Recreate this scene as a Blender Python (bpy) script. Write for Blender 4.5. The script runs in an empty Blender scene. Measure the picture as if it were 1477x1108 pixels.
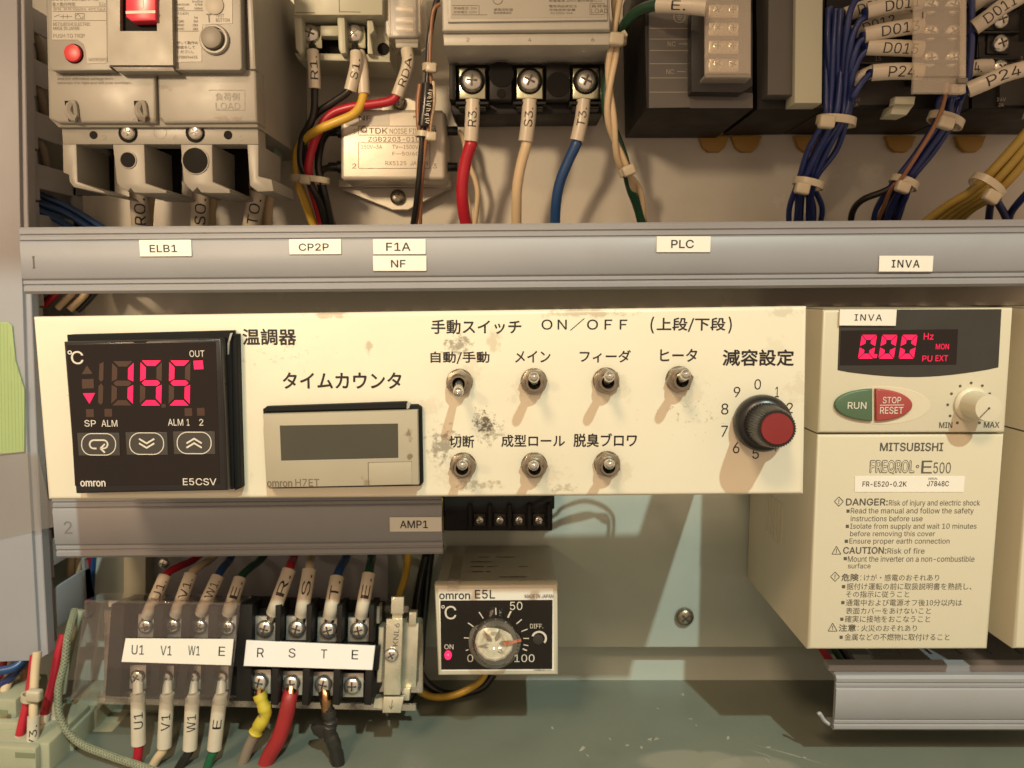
import bpy, bmesh, math, random
from mathutils import Vector, Matrix, geometry
R = math.radians
random.seed(7)
scene = bpy.context.scene
COL = scene.collection

# ------------------------------------------------------------------ camera, world, lights, exposure
PITCH = R(6.5)                      # the phone looked slightly down
FPX = 1109.0                        # focal length in photograph pixels (1477 wide)
CX, CY = 738.5, 554.0
EYE = Vector((0.0, 0.0, 1.30))      # metres; cabinet stands in front (+Y)
cam_d = bpy.data.cameras.new('camera')
cam_d.sensor_width = 36.0
cam_d.lens = 36.0 * FPX / 1477.0
cam_d.clip_start = 0.005
cam_d.clip_end = 50
cam_d.dof.use_dof = True
cam_d.dof.focus_distance = 0.252
cam_d.dof.aperture_fstop = 22.0
cam = bpy.data.objects.new('camera', cam_d)
cam.location = EYE
cam.rotation_euler = (R(90) - PITCH, 0, 0)
COL.objects.link(cam)
scene.camera = cam

world = bpy.data.worlds.new('World')
scene.world = world
world.use_nodes = True
nt = world.node_tree
nt.nodes.clear()
wo = nt.nodes.new('ShaderNodeOutputWorld')
bg = nt.nodes.new('ShaderNodeBackground')
tc = nt.nodes.new('ShaderNodeTexCoord')
sp = nt.nodes.new('ShaderNodeSeparateXYZ')
rp = nt.nodes.new('ShaderNodeValToRGB')
mr = nt.nodes.new('ShaderNodeMapRange')
mr.inputs[1].default_value = -1
mr.inputs[2].default_value = 1
e = rp.color_ramp.elements
e[0].position = 0.0; e[0].color = (0.72, 0.50, 0.35, 1)
e[1].position = 1.0; e[1].color = (1.0, 0.66, 0.40, 1)
for p, c in ((0.42, (0.72, 0.495, 0.34, 1)), (0.60, (0.78, 0.545, 0.365, 1)), (0.75, (1.15, 0.76, 0.47, 1))):
    k = e.new(p); k.color = c
nt.links.new(tc.outputs['Generated'], sp.inputs[0])
nt.links.new(sp.outputs['Z'], mr.inputs[0])
nt.links.new(mr.outputs[0], rp.inputs[0])
nt.links.new(rp.outputs[0], bg.inputs['Color'])
bg.inputs['Strength'].default_value = 0.86
nt.links.new(bg.outputs[0], wo.inputs[0])

def lamp(name, kind, loc, target, energy, color, size):
    d = bpy.data.lights.new(name, kind)
    d.energy = energy
    d.color = color
    if kind == 'AREA':
        d.shape = 'DISK'; d.size = size
    else:
        d.shadow_soft_size = size
    o = bpy.data.objects.new(name, d)
    o.location = loc
    o.rotation_euler = (Vector(target) - Vector(loc)).to_track_quat('-Z', 'Y').to_euler()
    COL.objects.link(o)
    return o

TGT = EYE + Vector((0.0, 0.26, -0.03))
KEYDIR = Vector((0.33, -1.0, 1.02)).normalized()      # small hard lamp, above and right of the photographer
lamp('work_lamp', 'SPOT', TGT + KEYDIR * 4.0, TGT, 445.0, (0.82, 1.0, 0.88), 0.038).data.spot_size = R(24)
lamp('room_lamp', 'AREA', TGT + Vector((-0.34, -1.0, 0.92)) * 1.9, TGT, 32.0, (1.0, 0.68, 0.415), 0.45)
UP = EYE + Vector((-0.07, 0.33, 0.085))
ul = lamp('upper_lamp', 'SPOT', EYE + Vector((-0.62, -1.0, 0.42)), UP, 78.0, (1.0, 0.74, 0.46), 0.10)
ul.data.spot_size = R(11.0); ul.data.spot_blend = 0.5

scene.view_settings.view_transform = 'Standard'
scene.view_settings.look = 'None'
scene.view_settings.exposure = 0.0
scene.view_settings.gamma = 1.0
scene.view_settings.use_curve_mapping = False
scene.render.engine = 'CYCLES'
scene.cycles.max_bounces = 8
scene.cycles.transparent_max_bounces = 16
scene.cycles.caustics_reflective = False
scene.cycles.caustics_refractive = False
scene.cycles.use_denoising = True

# ------------------------------------------------------------------ helpers
CP, SP = math.cos(PITCH), math.sin(PITCH)
def ray(px, py):
    u = (px - CX) / FPX; v = -(py - CY) / FPX
    return Vector((u, CP + v * SP, -SP + v * CP))
def P(px, py, D):                     # point (mm, camera at the origin) seen at a photograph pixel, D mm in front
    d = ray(px, py)
    return d * (D / d.y)
def W(p):                             # mm -> world metres
    return Vector(p) * 0.001 + EYE
def mmpp(px, py, D):                  # millimetres per photograph pixel there
    return (P(px + 1, py, D) - P(px, py, D)).length

def orient(d):
    d = Vector(d).normalized()
    return d.to_track_quat('Z', 'Y').to_matrix().to_4x4()

def smooth_path(pts, n=7):
    pts = [Vector(p) for p in pts]
    if len(pts) < 3:
        return [pts[0].lerp(pts[-1], i / 6) for i in range(7)]
    out = []
    q = [pts[0] * 2 - pts[1]] + pts + [pts[-1] * 2 - pts[-2]]
    for i in range(1, len(q) - 2):
        a, b, c, d = q[i - 1], q[i], q[i + 1], q[i + 2]
        for k in range(n):
            t = k / n
            out.append(0.5 * ((2 * b) + (c - a) * t + (2 * a - 5 * b + 4 * c - d) * t * t + (3 * b - a - 3 * c + d) * t ** 3))
    out.append(pts[-1])
    return out

_tx = {}
def fill_outline(pts, edges):         # triangles inside closed glyph outlines (non-zero winding)
    nx = {}
    for a, b in edges:
        nx.setdefault(a, []).append(b); nx.setdefault(b, []).append(a)
    seen = set(); loops = []
    for i in range(len(pts)):
        if i in seen or i not in nx: continue
        lp = [i]; seen.add(i)
        nxt = [q for q in nx[i] if q == i + 1] or nx[i]
        c = nxt[0]
        while c not in seen:
            lp.append(c); seen.add(c)
            n2 = [q for q in nx[c] if q not in seen]
            if not n2: break
            c = n2[0]
        loops.append(lp)
    glyph = []                        # group loops by overlapping x range, so each glyph is filled on its own
    for lp in loops:
        x0 = min(pts[i][0] for i in lp); x1 = max(pts[i][0] for i in lp)
        glyph.append([x0, x1, [lp]])
    glyph.sort(key=lambda g: g[0])
    merged = []
    for g in glyph:
        if merged and g[0] <= merged[-1][1]:
            merged[-1][1] = max(merged[-1][1], g[1]); merged[-1][2] += g[2]
        else: merged.append(g)
    V = []; F = []
    for _, _, lps in merged:
        vv = []; ee = []
        for lp in lps:
            n0 = len(vv); n = len(lp)
            vv += [Vector(pts[i]) for i in lp]
            ee += [(n0 + k, n0 + (k + 1) % n) for k in range(n)]
        r = geometry.delaunay_2d_cdt(vv, ee, [], 0, 1e-6)
        polys = [[pts[i] for i in lp] for lp in lps]
        base = len(V)
        V += [(p.x, p.y) for p in r[0]]
        for t in r[2]:
            cx = sum(r[0][i].x for i in t) / 3; cy = sum(r[0][i].y for i in t) / 3
            w = 0
            for P_ in polys:
                for k in range(len(P_)):
                    (xa, ya), (xb, yb) = P_[k - 1], P_[k]
                    if (ya > cy) != (yb > cy):
                        if xa + (cy - ya) / (yb - ya) * (xb - xa) > cx: w += 1 if yb > ya else -1
            if w != 0: F.append(tuple(base + i for i in t))
    return V, F
def _font(name):                      # one of Blender's own bundled typefaces; falls back to the default one
    try:
        import os
        return bpy.data.fonts.load(os.path.join(bpy.utils.resource_path('LOCAL'), 'datafiles', 'fonts', name))
    except Exception:
        return None
FONT = _font('Inter.woff2')
FONT_JP = _font('Noto Sans CJK Regular.woff2')
def text_geo(body, bold=0.0, shear=0.0, res=3, space=1.0):
    k = (body, bold, shear, res, space)
    if k not in _tx:
        c = bpy.data.curves.new('writing', 'FONT')
        c.body = body; c.size = 100.0; c.dimensions = '2D'; c.fill_mode = 'NONE'
        if FONT and FONT_JP: c.font = FONT_JP if any(ord(q) > 0x2000 and q != '—' for q in body) else FONT
        c.shear = shear; c.resolution_u = res; c.space_character = space
        o = bpy.data.objects.new('writing', c)
        me = bpy.data.meshes.new_from_object(o)
        v, f = fill_outline([(p.co.x / 100, p.co.y / 100) for p in me.vertices], [tuple(q.vertices) for q in me.edges])
        bpy.data.objects.remove(o); bpy.data.curves.remove(c); bpy.data.meshes.remove(me)
        x0 = min(a for a, b in v); x1 = max(a for a, b in v); y0 = min(b for a, b in v); y1 = max(b for a, b in v)
        _tx[k] = ([((a - x0) / max(1e-6, x1 - x0), (b - y0) / max(1e-6, y1 - y0)) for a, b in v], f, (x1 - x0, y1 - y0))
    return _tx[k]

def text_bands(body):                 # writing cut into narrow bands so that it can bend round a tube
    k = ('bands', body)
    if k not in _tx:
        v, f, asp = text_geo(body, 0, 0, 3)
        m = bmesh.new()
        vv = [m.verts.new((p, q, 0)) for p, q in v]
        for t in f:
            try: m.faces.new([vv[i] for i in t])
            except ValueError: pass
        for ax in (0, 1):
            for i in range(1, 10):
                bmesh.ops.bisect_plane(m, geom=m.verts[:] + m.edges[:] + m.faces[:], plane_co=(i / 10, i / 10, 0), plane_no=(1 - ax, ax, 0))
        m.verts.ensure_lookup_table(); m.verts.index_update()
        _tx[k] = ([(p.co.x, p.co.y) for p in m.verts], [tuple(p.index for p in q.verts) for q in m.faces], asp)
        m.free()
    return _tx[k]

class MB:                             # collects shapes in millimetres, becomes ONE mesh
    def __init__(s):
        s.v = []; s.f = []
    def add(s, verts, faces, M=None):
        n = len(s.v)
        for p in verts:
            p = Vector(p)
            s.v.append(M @ p if M is not None else p)
        s.f += [tuple(n + i for i in f) for f in faces]
        return s
    def bm(s, b, M=None):
        b.verts.ensure_lookup_table(); b.verts.index_update()
        s.add([v.co.copy() for v in b.verts], [tuple(v.index for v in f.verts) for f in b.faces], M)
        b.free()
        return s
    def box(s, a, b, bev=0.0, seg=2, M=None):
        lo = [min(a[i], b[i]) for i in range(3)]; hi = [max(a[i], b[i]) for i in range(3)]
        m = bmesh.new()
        bmesh.ops.create_cube(m, size=1)
        for v in m.verts:
            v.co = Vector([(lo[i] + hi[i]) / 2 + v.co[i] * (hi[i] - lo[i]) for i in range(3)])
        if bev > 0:
            bmesh.ops.bevel(m, geom=m.edges[:], offset=min(bev, 0.45 * min(hi[i] - lo[i] for i in range(3))), segments=seg, affect='EDGES', profile=0.5)
        return s.bm(m, M)
    def prism(s, pts, d, bev=0.0, seg=2, M=None):   # pts: 3-D front outline; extruded by vector d
        d = Vector(d)
        m = bmesh.new()
        fv = [m.verts.new(Vector(p)) for p in pts]
        bv = [m.verts.new(Vector(p) + d) for p in pts]
        n = len(pts)
        ff = m.faces.new(fv); m.faces.new(bv[::-1])
        for i in range(n):
            m.faces.new((fv[i], bv[i], bv[(i + 1) % n], fv[(i + 1) % n]))
        bmesh.ops.recalc_face_normals(m, faces=m.faces[:])
        if bev > 0:
            m.edges.ensure_lookup_table()
            eg = [e for e in m.edges if all(v in fv for v in e.verts)]
            if bev > 0: bmesh.ops.bevel(m, geom=eg, offset=bev, segments=seg, affect='EDGES', profile=0.5, clamp_overlap=True)
        return s.bm(m, M)
    def cyl(s, c, ax, r, h, seg=24, r2=None, bev=0.0, M=None):
        m = bmesh.new()
        bmesh.ops.create_cone(m, cap_ends=True, segments=seg, radius1=r, radius2=r if r2 is None else r2, depth=h)
        for v in m.verts: v.co.z += h / 2
        if bev > 0:
            top = [e for e in m.edges if all(v.co.z > h - 1e-5 for v in e.verts)]
            bmesh.ops.bevel(m, geom=top, offset=bev, segments=2, affect='EDGES', profile=0.5)
        T = Matrix.Translation(Vector(c)) @ orient(ax)
        return s.bm(m, (M @ T) if M is not None else T)
    def lathe(s, c, ax, prof, seg=28, M=None, close=True):   # prof: (radius, height) list
        T = Matrix.Translation(Vector(c)) @ orient(ax)
        if M is not None: T = M @ T
        vs = []; fs = []
        n = len(prof)
        for i in range(seg):
            a = 2 * math.pi * i / seg
            for r, h in prof:
                vs.append((r * math.cos(a), r * math.sin(a), h))
        for i in range(seg):
            j = (i + 1) % seg
            for k in range(n - 1):
                fs.append((i * n + k, j * n + k, j * n + k + 1, i * n + k + 1))
        if close:
            fs.append(tuple(i * n + n - 1 for i in range(seg)))
            fs.append(tuple(i * n for i in range(seg))[::-1])
        return s.add(vs, fs, T)
    def tube(s, pts, r, seg=10, caps=True, flat=1.0):
        pts = [Vector(p) for p in pts]
        n = len(pts); vs = []; fs = []
        tan = [(pts[min(i + 1, n - 1)] - pts[max(i - 1, 0)]).normalized() for i in range(n)]
        up = Vector((0, -1, 0))
        nn = (up - tan[0] * up.dot(tan[0]))
        if nn.length < 1e-3: nn = Vector((1, 0, 0)) - tan[0] * tan[0].x
        nn.normalize()
        for i in range(n):
            nn = (nn - tan[i] * nn.dot(tan[i])).normalized()
            b = tan[i].cross(nn)
            rr = r[i] if isinstance(r, (list, tuple)) else r
            for k in range(seg):
                a = 2 * math.pi * k / seg
                vs.append(pts[i] + nn * (math.cos(a) * rr * flat) + b * (math.sin(a) * rr))
        for i in range(n - 1):
            for k in range(seg):
                l = (k + 1) % seg
                fs.append((i * seg + k, i * seg + l, (i + 1) * seg + l, (i + 1) * seg + k))
        if caps:
            fs.append(tuple(range(seg))[::-1]); fs.append(tuple((n - 1) * seg + k for k in range(seg)))
        return s.add(vs, fs)
    def ball(s, c, r, sc=(1, 1, 1), seg=16):
        m = bmesh.new()
        bmesh.ops.create_uvsphere(m, u_segments=seg, v_segments=max(6, seg * 2 // 3), radius=r)
        return s.bm(m, Matrix.Translation(Vector(c)) @ Matrix.Diagonal((*sc, 1)))
    def face(s, pts):
        return s.add(pts, [tuple(range(len(pts)))])
    def line(s, a, b, w):             # thin flat stroke in the XZ plane
        a = Vector(a); b = Vector(b); d = (b - a).normalized()
        n = Vector((-d.z, 0, d.x)) * (w / 2)
        return s.face([a + n, a - n, b - n, b + n])
    def arc(s, c, r0, r1, a0, a1, n=24):   # flat ring sector facing the camera, angles from +X counter-clockwise
        c = Vector(c)
        for i in range(n):
            t0 = R(a0 + (a1 - a0) * i / n); t1 = R(a0 + (a1 - a0) * (i + 1) / n)
            s.face([c + Vector((math.cos(t) * r, 0, math.sin(t) * r)) for r, t in ((r0, t0), (r1, t0), (r1, t1), (r0, t1))])
        return s
    def dot(s, c, r, n=20):
        c = Vector(c)
        return s.face([c + Vector((math.cos(2 * math.pi * i / n) * r, 0, math.sin(2 * math.pi * i / n) * r)) for i in range(n)])
    # --- shapes given by photograph pixels on a thing's own front plane (y = yl)
    def pbox(s, t, x0, y0, x1, y1, yl, depth, bev=0.3, seg=2):
        a = t.L((x0), (y0 + y1) / 2, yl); b = t.L(x1, (y0 + y1) / 2, yl)
        c = t.L((x0 + x1) / 2, y0, yl); d = t.L((x0 + x1) / 2, y1, yl)
        return s.box((a.x, yl, d.z), (b.x, yl + depth, c.z), bev, seg)
    def ppoly(s, t, pts, yl, depth, bev=0.0, seg=2):
        return s.prism([t.L(x, y, yl) for x, y in pts], (0, depth, 0), bev, seg)
    def psheet(s, t, pts, yl):
        return s.face([t.L(x, y, yl) for x, y in pts])
    def pline(s, t, a, b, wpx, yl):
        return s.line(t.L(*a, yl), t.L(*b, yl), wpx * t.s)
    def ptext(s, t, body, box, yl, bold=0.0, shear=0.0, res=3, rot=0.0, space=1.0):
        if bold > 0.004:                  # heavier strokes: a few copies, each nudged and set a hair further out
            w = bold * (box[3] - box[1]) * 0.9
            x0, y0, x1, y1 = box
            s.ptext(t, body, (x0 + w, y0 + w, x1 - w, y1 - w), yl, 0, shear, res, rot, space)
            for k, (dx, dy) in enumerate(((-w, 0), (w, 0), (0, -w), (0, w))):
                s.ptext(t, body, (x0 + w + dx, y0 + w + dy, x1 - w + dx, y1 - w + dy), yl - 0.006 * (k + 1), 0, shear, res, rot, space)
            return s
        v, f, _ = text_geo(body, 0, shear, res, space)
        x0, y0, x1, y1 = box
        a = t.L(x0, y1, yl); b = t.L(x1, y0, yl)
        if rot:
            cx, cz = (a.x + b.x) / 2, (a.z + b.z) / 2
            w, h = b.x - a.x, b.z - a.z
            cr, sr = math.cos(R(rot)), math.sin(R(rot))
            pts = []
            for p, q in v:
                x, z = (p - .5) * w, (q - .5) * h
                pts.append((cx + x * cr - z * sr, yl, cz + x * sr + z * cr))
        else:
            pts = [(a.x + (b.x - a.x) * p, yl, a.z + (b.z - a.z) * q) for p, q in v]
        return s.add(pts, f)
    def build(s, name, mat, parent=None, smooth=True, loc=None, sharp=38):
        me = bpy.data.meshes.new(name)
        m = bmesh.new()
        vv = [m.verts.new(p * 0.001) for p in s.v]
        for f in s.f:
            if len(set(f)) >= 3:
                try: m.faces.new([vv[i] for i in f])
                except ValueError: pass
        bmesh.ops.recalc_face_normals(m, faces=m.faces[:])
        if smooth:
            cs = R(sharp)
            for fc in m.faces: fc.smooth = True
            for ed in m.edges:
                if len(ed.link_faces) == 2 and ed.calc_face_angle(0) > cs: ed.smooth = False
        m.to_mesh(me); m.free()
        me.materials.append(mat)
        o = bpy.data.objects.new(name, me)
        COL.objects.link(o)
        if parent is not None: o.parent = parent
        if loc is not None: o.location = loc
        return o

def tag(o, label, cat, group=None, kind=None):
    if label: o['label'] = label
    if cat: o['category'] = cat
    if group: o['group'] = group
    if kind: o['kind'] = kind
    return o

class Thing:                          # an Empty on the thing's front plane; L() turns a pixel into its local millimetres
    def __init__(s, name, label, cat, px, py, D, roll=0.0, pitch=0.0, yaw=0.0, group=None):
        s.o0 = P(px, py, D); s.D = D
        s.Rm = Matrix.Rotation(R(roll), 3, 'Y') @ Matrix.Rotation(R(pitch), 3, 'X') @ Matrix.Rotation(R(yaw), 3, 'Z')
        s.Ri = s.Rm.transposed()
        s.s = mmpp(px, py, D)
        o = bpy.data.objects.new(name, None)
        o.empty_display_size = 0.01
        o.location = W(s.o0)
        o.rotation_euler = s.Rm.to_euler()
        COL.objects.link(o)
        tag(o, label, cat, group)
        s.o = o
    def L(s, px, py, yl=0.0):
        c = s.Ri @ (-s.o0); d = s.Ri @ ray(px, py)
        return c + d * ((yl - c.y) / d.y)
    def G(s, px, py, D):              # pixel at absolute depth D -> local mm
        return s.Ri @ (P(px, py, D) - s.o0)
    def part(s, name, m, mat, parent=None, smooth=True):
        return m.build(name, mat, parent or s.o, smooth)

def dup(root, loc=None, label=None, parent=None):   # a thing with its parts and sub-parts
    c = root.copy(); COL.objects.link(c)
    if parent is not None: c.parent = parent
    if loc is not None: c.location = loc
    if label: c['label'] = label
    for ch in list(root.children): dup(ch, parent=c)
    return c

# ------------------------------------------------------------------ materials
def mat(name, col, rough=0.5, metal=0.0, var=0.05, vs=90.0, bump=0.0, bs=1500.0, dirt=0.0, dcol=(0.10, 0.065, 0.035), ds=60.0, spec=0.5, coat=0.0, emit=None, estr=1.0, trans=0.0, rvar=0.06, sss=0.0, alpha=1.0):
    m = bpy.data.materials.new(name)
    m.use_nodes = True
    n = m.node_tree.nodes; l = m.node_tree.links
    b = n['Principled BSDF']
    b.inputs['Metallic'].default_value = metal
    b.inputs['Specular IOR Level'].default_value = spec
    b.inputs['Coat Weight'].default_value = coat
    b.inputs['Transmission Weight'].default_value = trans
    if sss:
        b.inputs['Subsurface Weight'].default_value = sss
        b.inputs['Subsurface Radius'].default_value = (0.003, 0.002, 0.001)
        b.inputs['Subsurface Scale'].default_value = 1.0
    if emit:
        b.inputs['Emission Color'].default_value = (*emit, 1)
        b.inputs['Emission Strength'].default_value = estr
    g = n.new('ShaderNodeNewGeometry')
    nz = n.new('ShaderNodeTexNoise'); nz.inputs['Scale'].default_value = vs; nz.inputs['Detail'].default_value = 5
    l.new(g.outputs['Position'], nz.inputs['Vector'])
    mx = n.new('ShaderNodeMix'); mx.data_type = 'RGBA'
    mx.inputs[6].default_value = (*[c * (1 - var * 1.6) for c in col], 1)
    mx.inputs[7].default_value = (*[min(1, c * (1 + var * 1.6)) for c in col], 1)
    l.new(nz.outputs['Fac'], mx.inputs[0])
    last = mx.outputs[2]
    if dirt > 0:
        n2 = n.new('ShaderNodeTexNoise'); n2.inputs['Scale'].default_value = ds; n2.inputs['Detail'].default_value = 9; n2.inputs['Roughness'].default_value = 0.72
        l.new(g.outputs['Position'], n2.inputs['Vector'])
        r = n.new('ShaderNodeMapRange'); r.inputs[1].default_value = 0.50; r.inputs[2].default_value = 0.78; r.inputs[3].default_value = 0; r.inputs[4].default_value = dirt
        r.clamp = True
        l.new(n2.outputs['Fac'], r.inputs[0])
        m2 = n.new('ShaderNodeMix'); m2.data_type = 'RGBA'; m2.inputs[7].default_value = (*dcol, 1)
        l.new(last, m2.inputs[6]); l.new(r.outputs[0], m2.inputs[0])
        last = m2.outputs[2]
    l.new(last, b.inputs['Base Color'])
    rr = n.new('ShaderNodeMapRange'); rr.inputs[3].default_value = max(0.02, rough - rvar); rr.inputs[4].default_value = min(1, rough + rvar)
    rr.inputs[1].default_value = 0.3; rr.inputs[2].default_value = 0.7
    l.new(nz.outputs['Fac'], rr.inputs[0]); l.new(rr.outputs[0], b.inputs['Roughness'])
    if bump > 0:
        n3 = n.new('ShaderNodeTexNoise'); n3.inputs['Scale'].default_value = bs; n3.inputs['Detail'].default_value = 3
        l.new(g.outputs['Position'], n3.inputs['Vector'])
        bp = n.new('ShaderNodeBump'); bp.inputs['Strength'].default_value = bump; bp.inputs['Distance'].default_value = 0.0002
        l.new(n3.outputs['Fac'], bp.inputs['Height']); l.new(bp.outputs[0], b.inputs['Normal'])
    return m

def stains(m, blobs):                 # marks that belong to the surface: (centre mm, radius mm, strength, colour, noise scale, threshold)
    n = m.node_tree.nodes; l = m.node_tree.links
    b = n['Principled BSDF']
    g = n.new('ShaderNodeNewGeometry')
    for c, rad, st, dc, ns, th in blobs:
        cur = b.inputs['Base Color'].links[0].from_socket
        rx, rz = rad if isinstance(rad, tuple) else (rad, rad)
        sub = n.new('ShaderNodeVectorMath'); sub.operation = 'SUBTRACT'; sub.inputs[1].default_value = W(c)
        l.new(g.outputs['Position'], sub.inputs[0])
        mu = n.new('ShaderNodeVectorMath'); mu.operation = 'MULTIPLY'; mu.inputs[1].default_value = (1000.0 / rx, 0 if rz > 0 else -1000.0 / rz, 1000.0 / rz if rz > 0 else 0)   # negative: spread along the depth
        l.new(sub.outputs[0], mu.inputs[0])
        ln = n.new('ShaderNodeVectorMath'); ln.operation = 'LENGTH'
        l.new(mu.outputs[0], ln.inputs[0])
        fo = n.new('ShaderNodeMapRange'); fo.inputs[1].default_value = 1.0; fo.inputs[2].default_value = 0.1; fo.inputs[3].default_value = 0.0; fo.inputs[4].default_value = 1.0
        l.new(ln.outputs['Value'], fo.inputs[0])
        nz = n.new('ShaderNodeTexNoise'); nz.inputs['Scale'].default_value = ns; nz.inputs['Detail'].default_value = 8; nz.inputs['Roughness'].default_value = 0.7
        l.new(g.outputs['Position'], nz.inputs['Vector'])
        ad = n.new('ShaderNodeMath'); ad.operation = 'MULTIPLY_ADD'; ad.inputs[1].default_value = 0.35; 
        l.new(fo.outputs[0], ad.inputs[0]); l.new(nz.outputs['Fac'], ad.inputs[2])
        th_ = n.new('ShaderNodeMapRange'); th += 0.10
        th_.inputs[1].default_value = th; th_.inputs[2].default_value = th + 0.12; th_.inputs[3].default_value = 0; th_.inputs[4].default_value = st
        l.new(ad.outputs[0], th_.inputs[0])
        m0 = n.new('ShaderNodeMath'); m0.operation = 'MULTIPLY'
        l.new(th_.outputs[0], m0.inputs[0])
        f2 = n.new('ShaderNodeMapRange'); f2.inputs[1].default_value = 0.0; f2.inputs[2].default_value = 0.25
        l.new(fo.outputs[0], f2.inputs[0]); l.new(f2.outputs[0], m0.inputs[1])
        mx = n.new('ShaderNodeMix'); mx.data_type = 'RGBA'; mx.inputs[7].default_value = (*dc, 1)
        l.new(cur, mx.inputs[6]); l.new(m0.outputs[0], mx.inputs[0])
        l.new(mx.outputs[2], b.inputs['Base Color'])

def clear_mat(name, tint=(0.9, 0.88, 0.84), haze=0.06, hcol=(0.6, 0.55, 0.48), gloss=0.10, rough=0.08, bump=0.0):
    m = bpy.data.materials.new(name); m.use_nodes = True
    n = m.node_tree.nodes; l = m.node_tree.links
    n.remove(n['Principled BSDF'])
    out = n['Material Output']
    t = n.new('ShaderNodeBsdfTransparent'); t.inputs[0].default_value = (*tint, 1)
    d = n.new('ShaderNodeBsdfDiffuse'); d.inputs[0].default_value = (*hcol, 1)
    gl = n.new('ShaderNodeBsdfGlossy'); gl.inputs[0].default_value = (1, 1, 1, 1); gl.inputs['Roughness'].default_value = rough
    fr = n.new('ShaderNodeFresnel')
    ge = n.new('ShaderNodeNewGeometry')
    io = n.new('ShaderNodeMapRange'); io.inputs[3].default_value = 1.49; io.inputs[4].default_value = 1 / 1.49   # thin sheet: same reflection from both sides
    l.new(ge.outputs['Backfacing'], io.inputs[0]); l.new(io.outputs[0], fr.inputs[0])
    nz = n.new('ShaderNodeTexNoise'); nz.inputs['Scale'].default_value = 140; nz.inputs['Detail'].default_value = 7
    l.new(ge.outputs['Position'], nz.inputs['Vector'])
    hz = n.new('ShaderNodeMapRange'); hz.inputs[1].default_value = 0.35; hz.inputs[2].default_value = 0.7; hz.inputs[3].default_value = haze * 0.96; hz.inputs[4].default_value = haze * 1.05
    l.new(nz.outputs['Fac'], hz.inputs[0])
    a = n.new('ShaderNodeMixShader'); b = n.new('ShaderNodeMixShader')
    l.new(hz.outputs[0], a.inputs[0]); l.new(t.outputs[0], a.inputs[1]); l.new(d.outputs[0], a.inputs[2])
    ad = n.new('ShaderNodeMath'); ad.operation = 'MULTIPLY_ADD'; ad.inputs[1].default_value = 0.9; ad.inputs[2].default_value = gloss * 0.3
    l.new(fr.outputs[0], ad.inputs[0])
    l.new(ad.outputs[0], b.inputs[0]); l.new(a.outputs[0], b.inputs[1]); l.new(gl.outputs[0], b.inputs[2])
    l.new(b.outputs[0], out.inputs['Surface'])
    return m

MT = {}
MT['plate'] = mat('beige_painted_steel', (0.58, 0.545, 0.47), 0.24, bump=0.25, bs=260, var=0.05, vs=30, dirt=0.12, ds=25, rvar=0.05)
MT['wallpaint'] = mat('green_painted_steel', (0.44, 0.485, 0.435), 0.42, bump=0.15, bs=300, var=0.05, vs=30, dirt=0.10, ds=22)
MT['floorpaint'] = mat('scuffed_floor_paint', (0.165, 0.185, 0.15), 0.36, bump=0.2, bs=500, var=0.12, vs=45, dirt=0.3, dcol=(0.12, 0.11, 0.085), ds=45)
MT['duct'] = mat('grey_pvc', (0.265, 0.267, 0.285), 0.46, var=0.045, vs=30, bump=0.08, bs=900, dirt=0.22, dcol=(0.19, 0.165, 0.13), ds=28)
MT['duct2'] = mat('pale_grey_pvc', (0.345, 0.345, 0.37), 0.46, var=0.045, vs=40, bump=0.06, bs=900, dirt=0.10, ds=35)
MT['duct_shaded'] = mat('grey_pvc_shaded', (0.17, 0.17, 0.18), 0.5, var=0.05, dirt=0.15, ds=40)  # same duct grey, darkened in the colour to stand in for shade
MT['panel'] = mat('cream_enamel', (0.715, 0.675, 0.535), 0.36, var=0.02, vs=18, bump=0.06, bs=700, dirt=0.22, dcol=(0.56, 0.46, 0.30), ds=22)
MT['ink'] = mat('black_print', (0.012, 0.011, 0.012), 0.45, var=0.02)
MT['greyink'] = mat('grey_print', (0.085, 0.08, 0.065), 0.5, var=0.02)
MT['pencil'] = mat('pencil_mark', (0.17, 0.165, 0.16), 0.6)
MT['fadedink'] = mat('faded_print', (0.12, 0.092, 0.065), 0.5, var=0.05)
MT['whiteink'] = mat('pale_print', (0.62, 0.58, 0.50), 0.5, var=0.03)
MT['dimink'] = mat('dim_print', (0.28, 0.25, 0.20), 0.5, var=0.03)
MT['black'] = mat('black_plastic', (0.013, 0.012, 0.012), 0.30, var=0.05, bump=0.05, bs=1200)
MT['blackmatt'] = mat('black_matt_plastic', (0.012, 0.011, 0.010), 0.5, spec=0.22, var=0.10, bump=0.12, bs=1500, dirt=0.06, dcol=(0.06, 0.05, 0.04), ds=60)
MT['rubber'] = mat('black_rubber', (0.010, 0.010, 0.010), 0.7, spec=0.2, var=0.08, bump=0.1)
MT['glassblack'] = mat('glossy_black_window', (0.010, 0.007, 0.006), 0.14, var=0.02, rvar=0.03)
MT['off'] = mat('unlit_segment', (0.055, 0.026, 0.016), 0.4, var=0.05)
MT['led'] = mat('lit_red_segment', (0.3, 0.0, 0.03), 0.4, emit=(1.0, 0.009, 0.075), estr=1.25)
MT['ledtext'] = mat('lit_red_legend', (0.3, 0.0, 0.03), 0.4, emit=(1.0, 0.014, 0.07), estr=0.8)
MT['key'] = mat('dark_grey_key', (0.045, 0.041, 0.036), 0.42, var=0.05)
MT['beigecase'] = mat('warm_beige_plastic', (0.37, 0.335, 0.25), 0.42, var=0.03, dirt=0.08, ds=50)
MT['lcd'] = mat('blank_lcd_glass', (0.060, 0.058, 0.042), 0.22, var=0.06, rvar=0.03)
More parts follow.
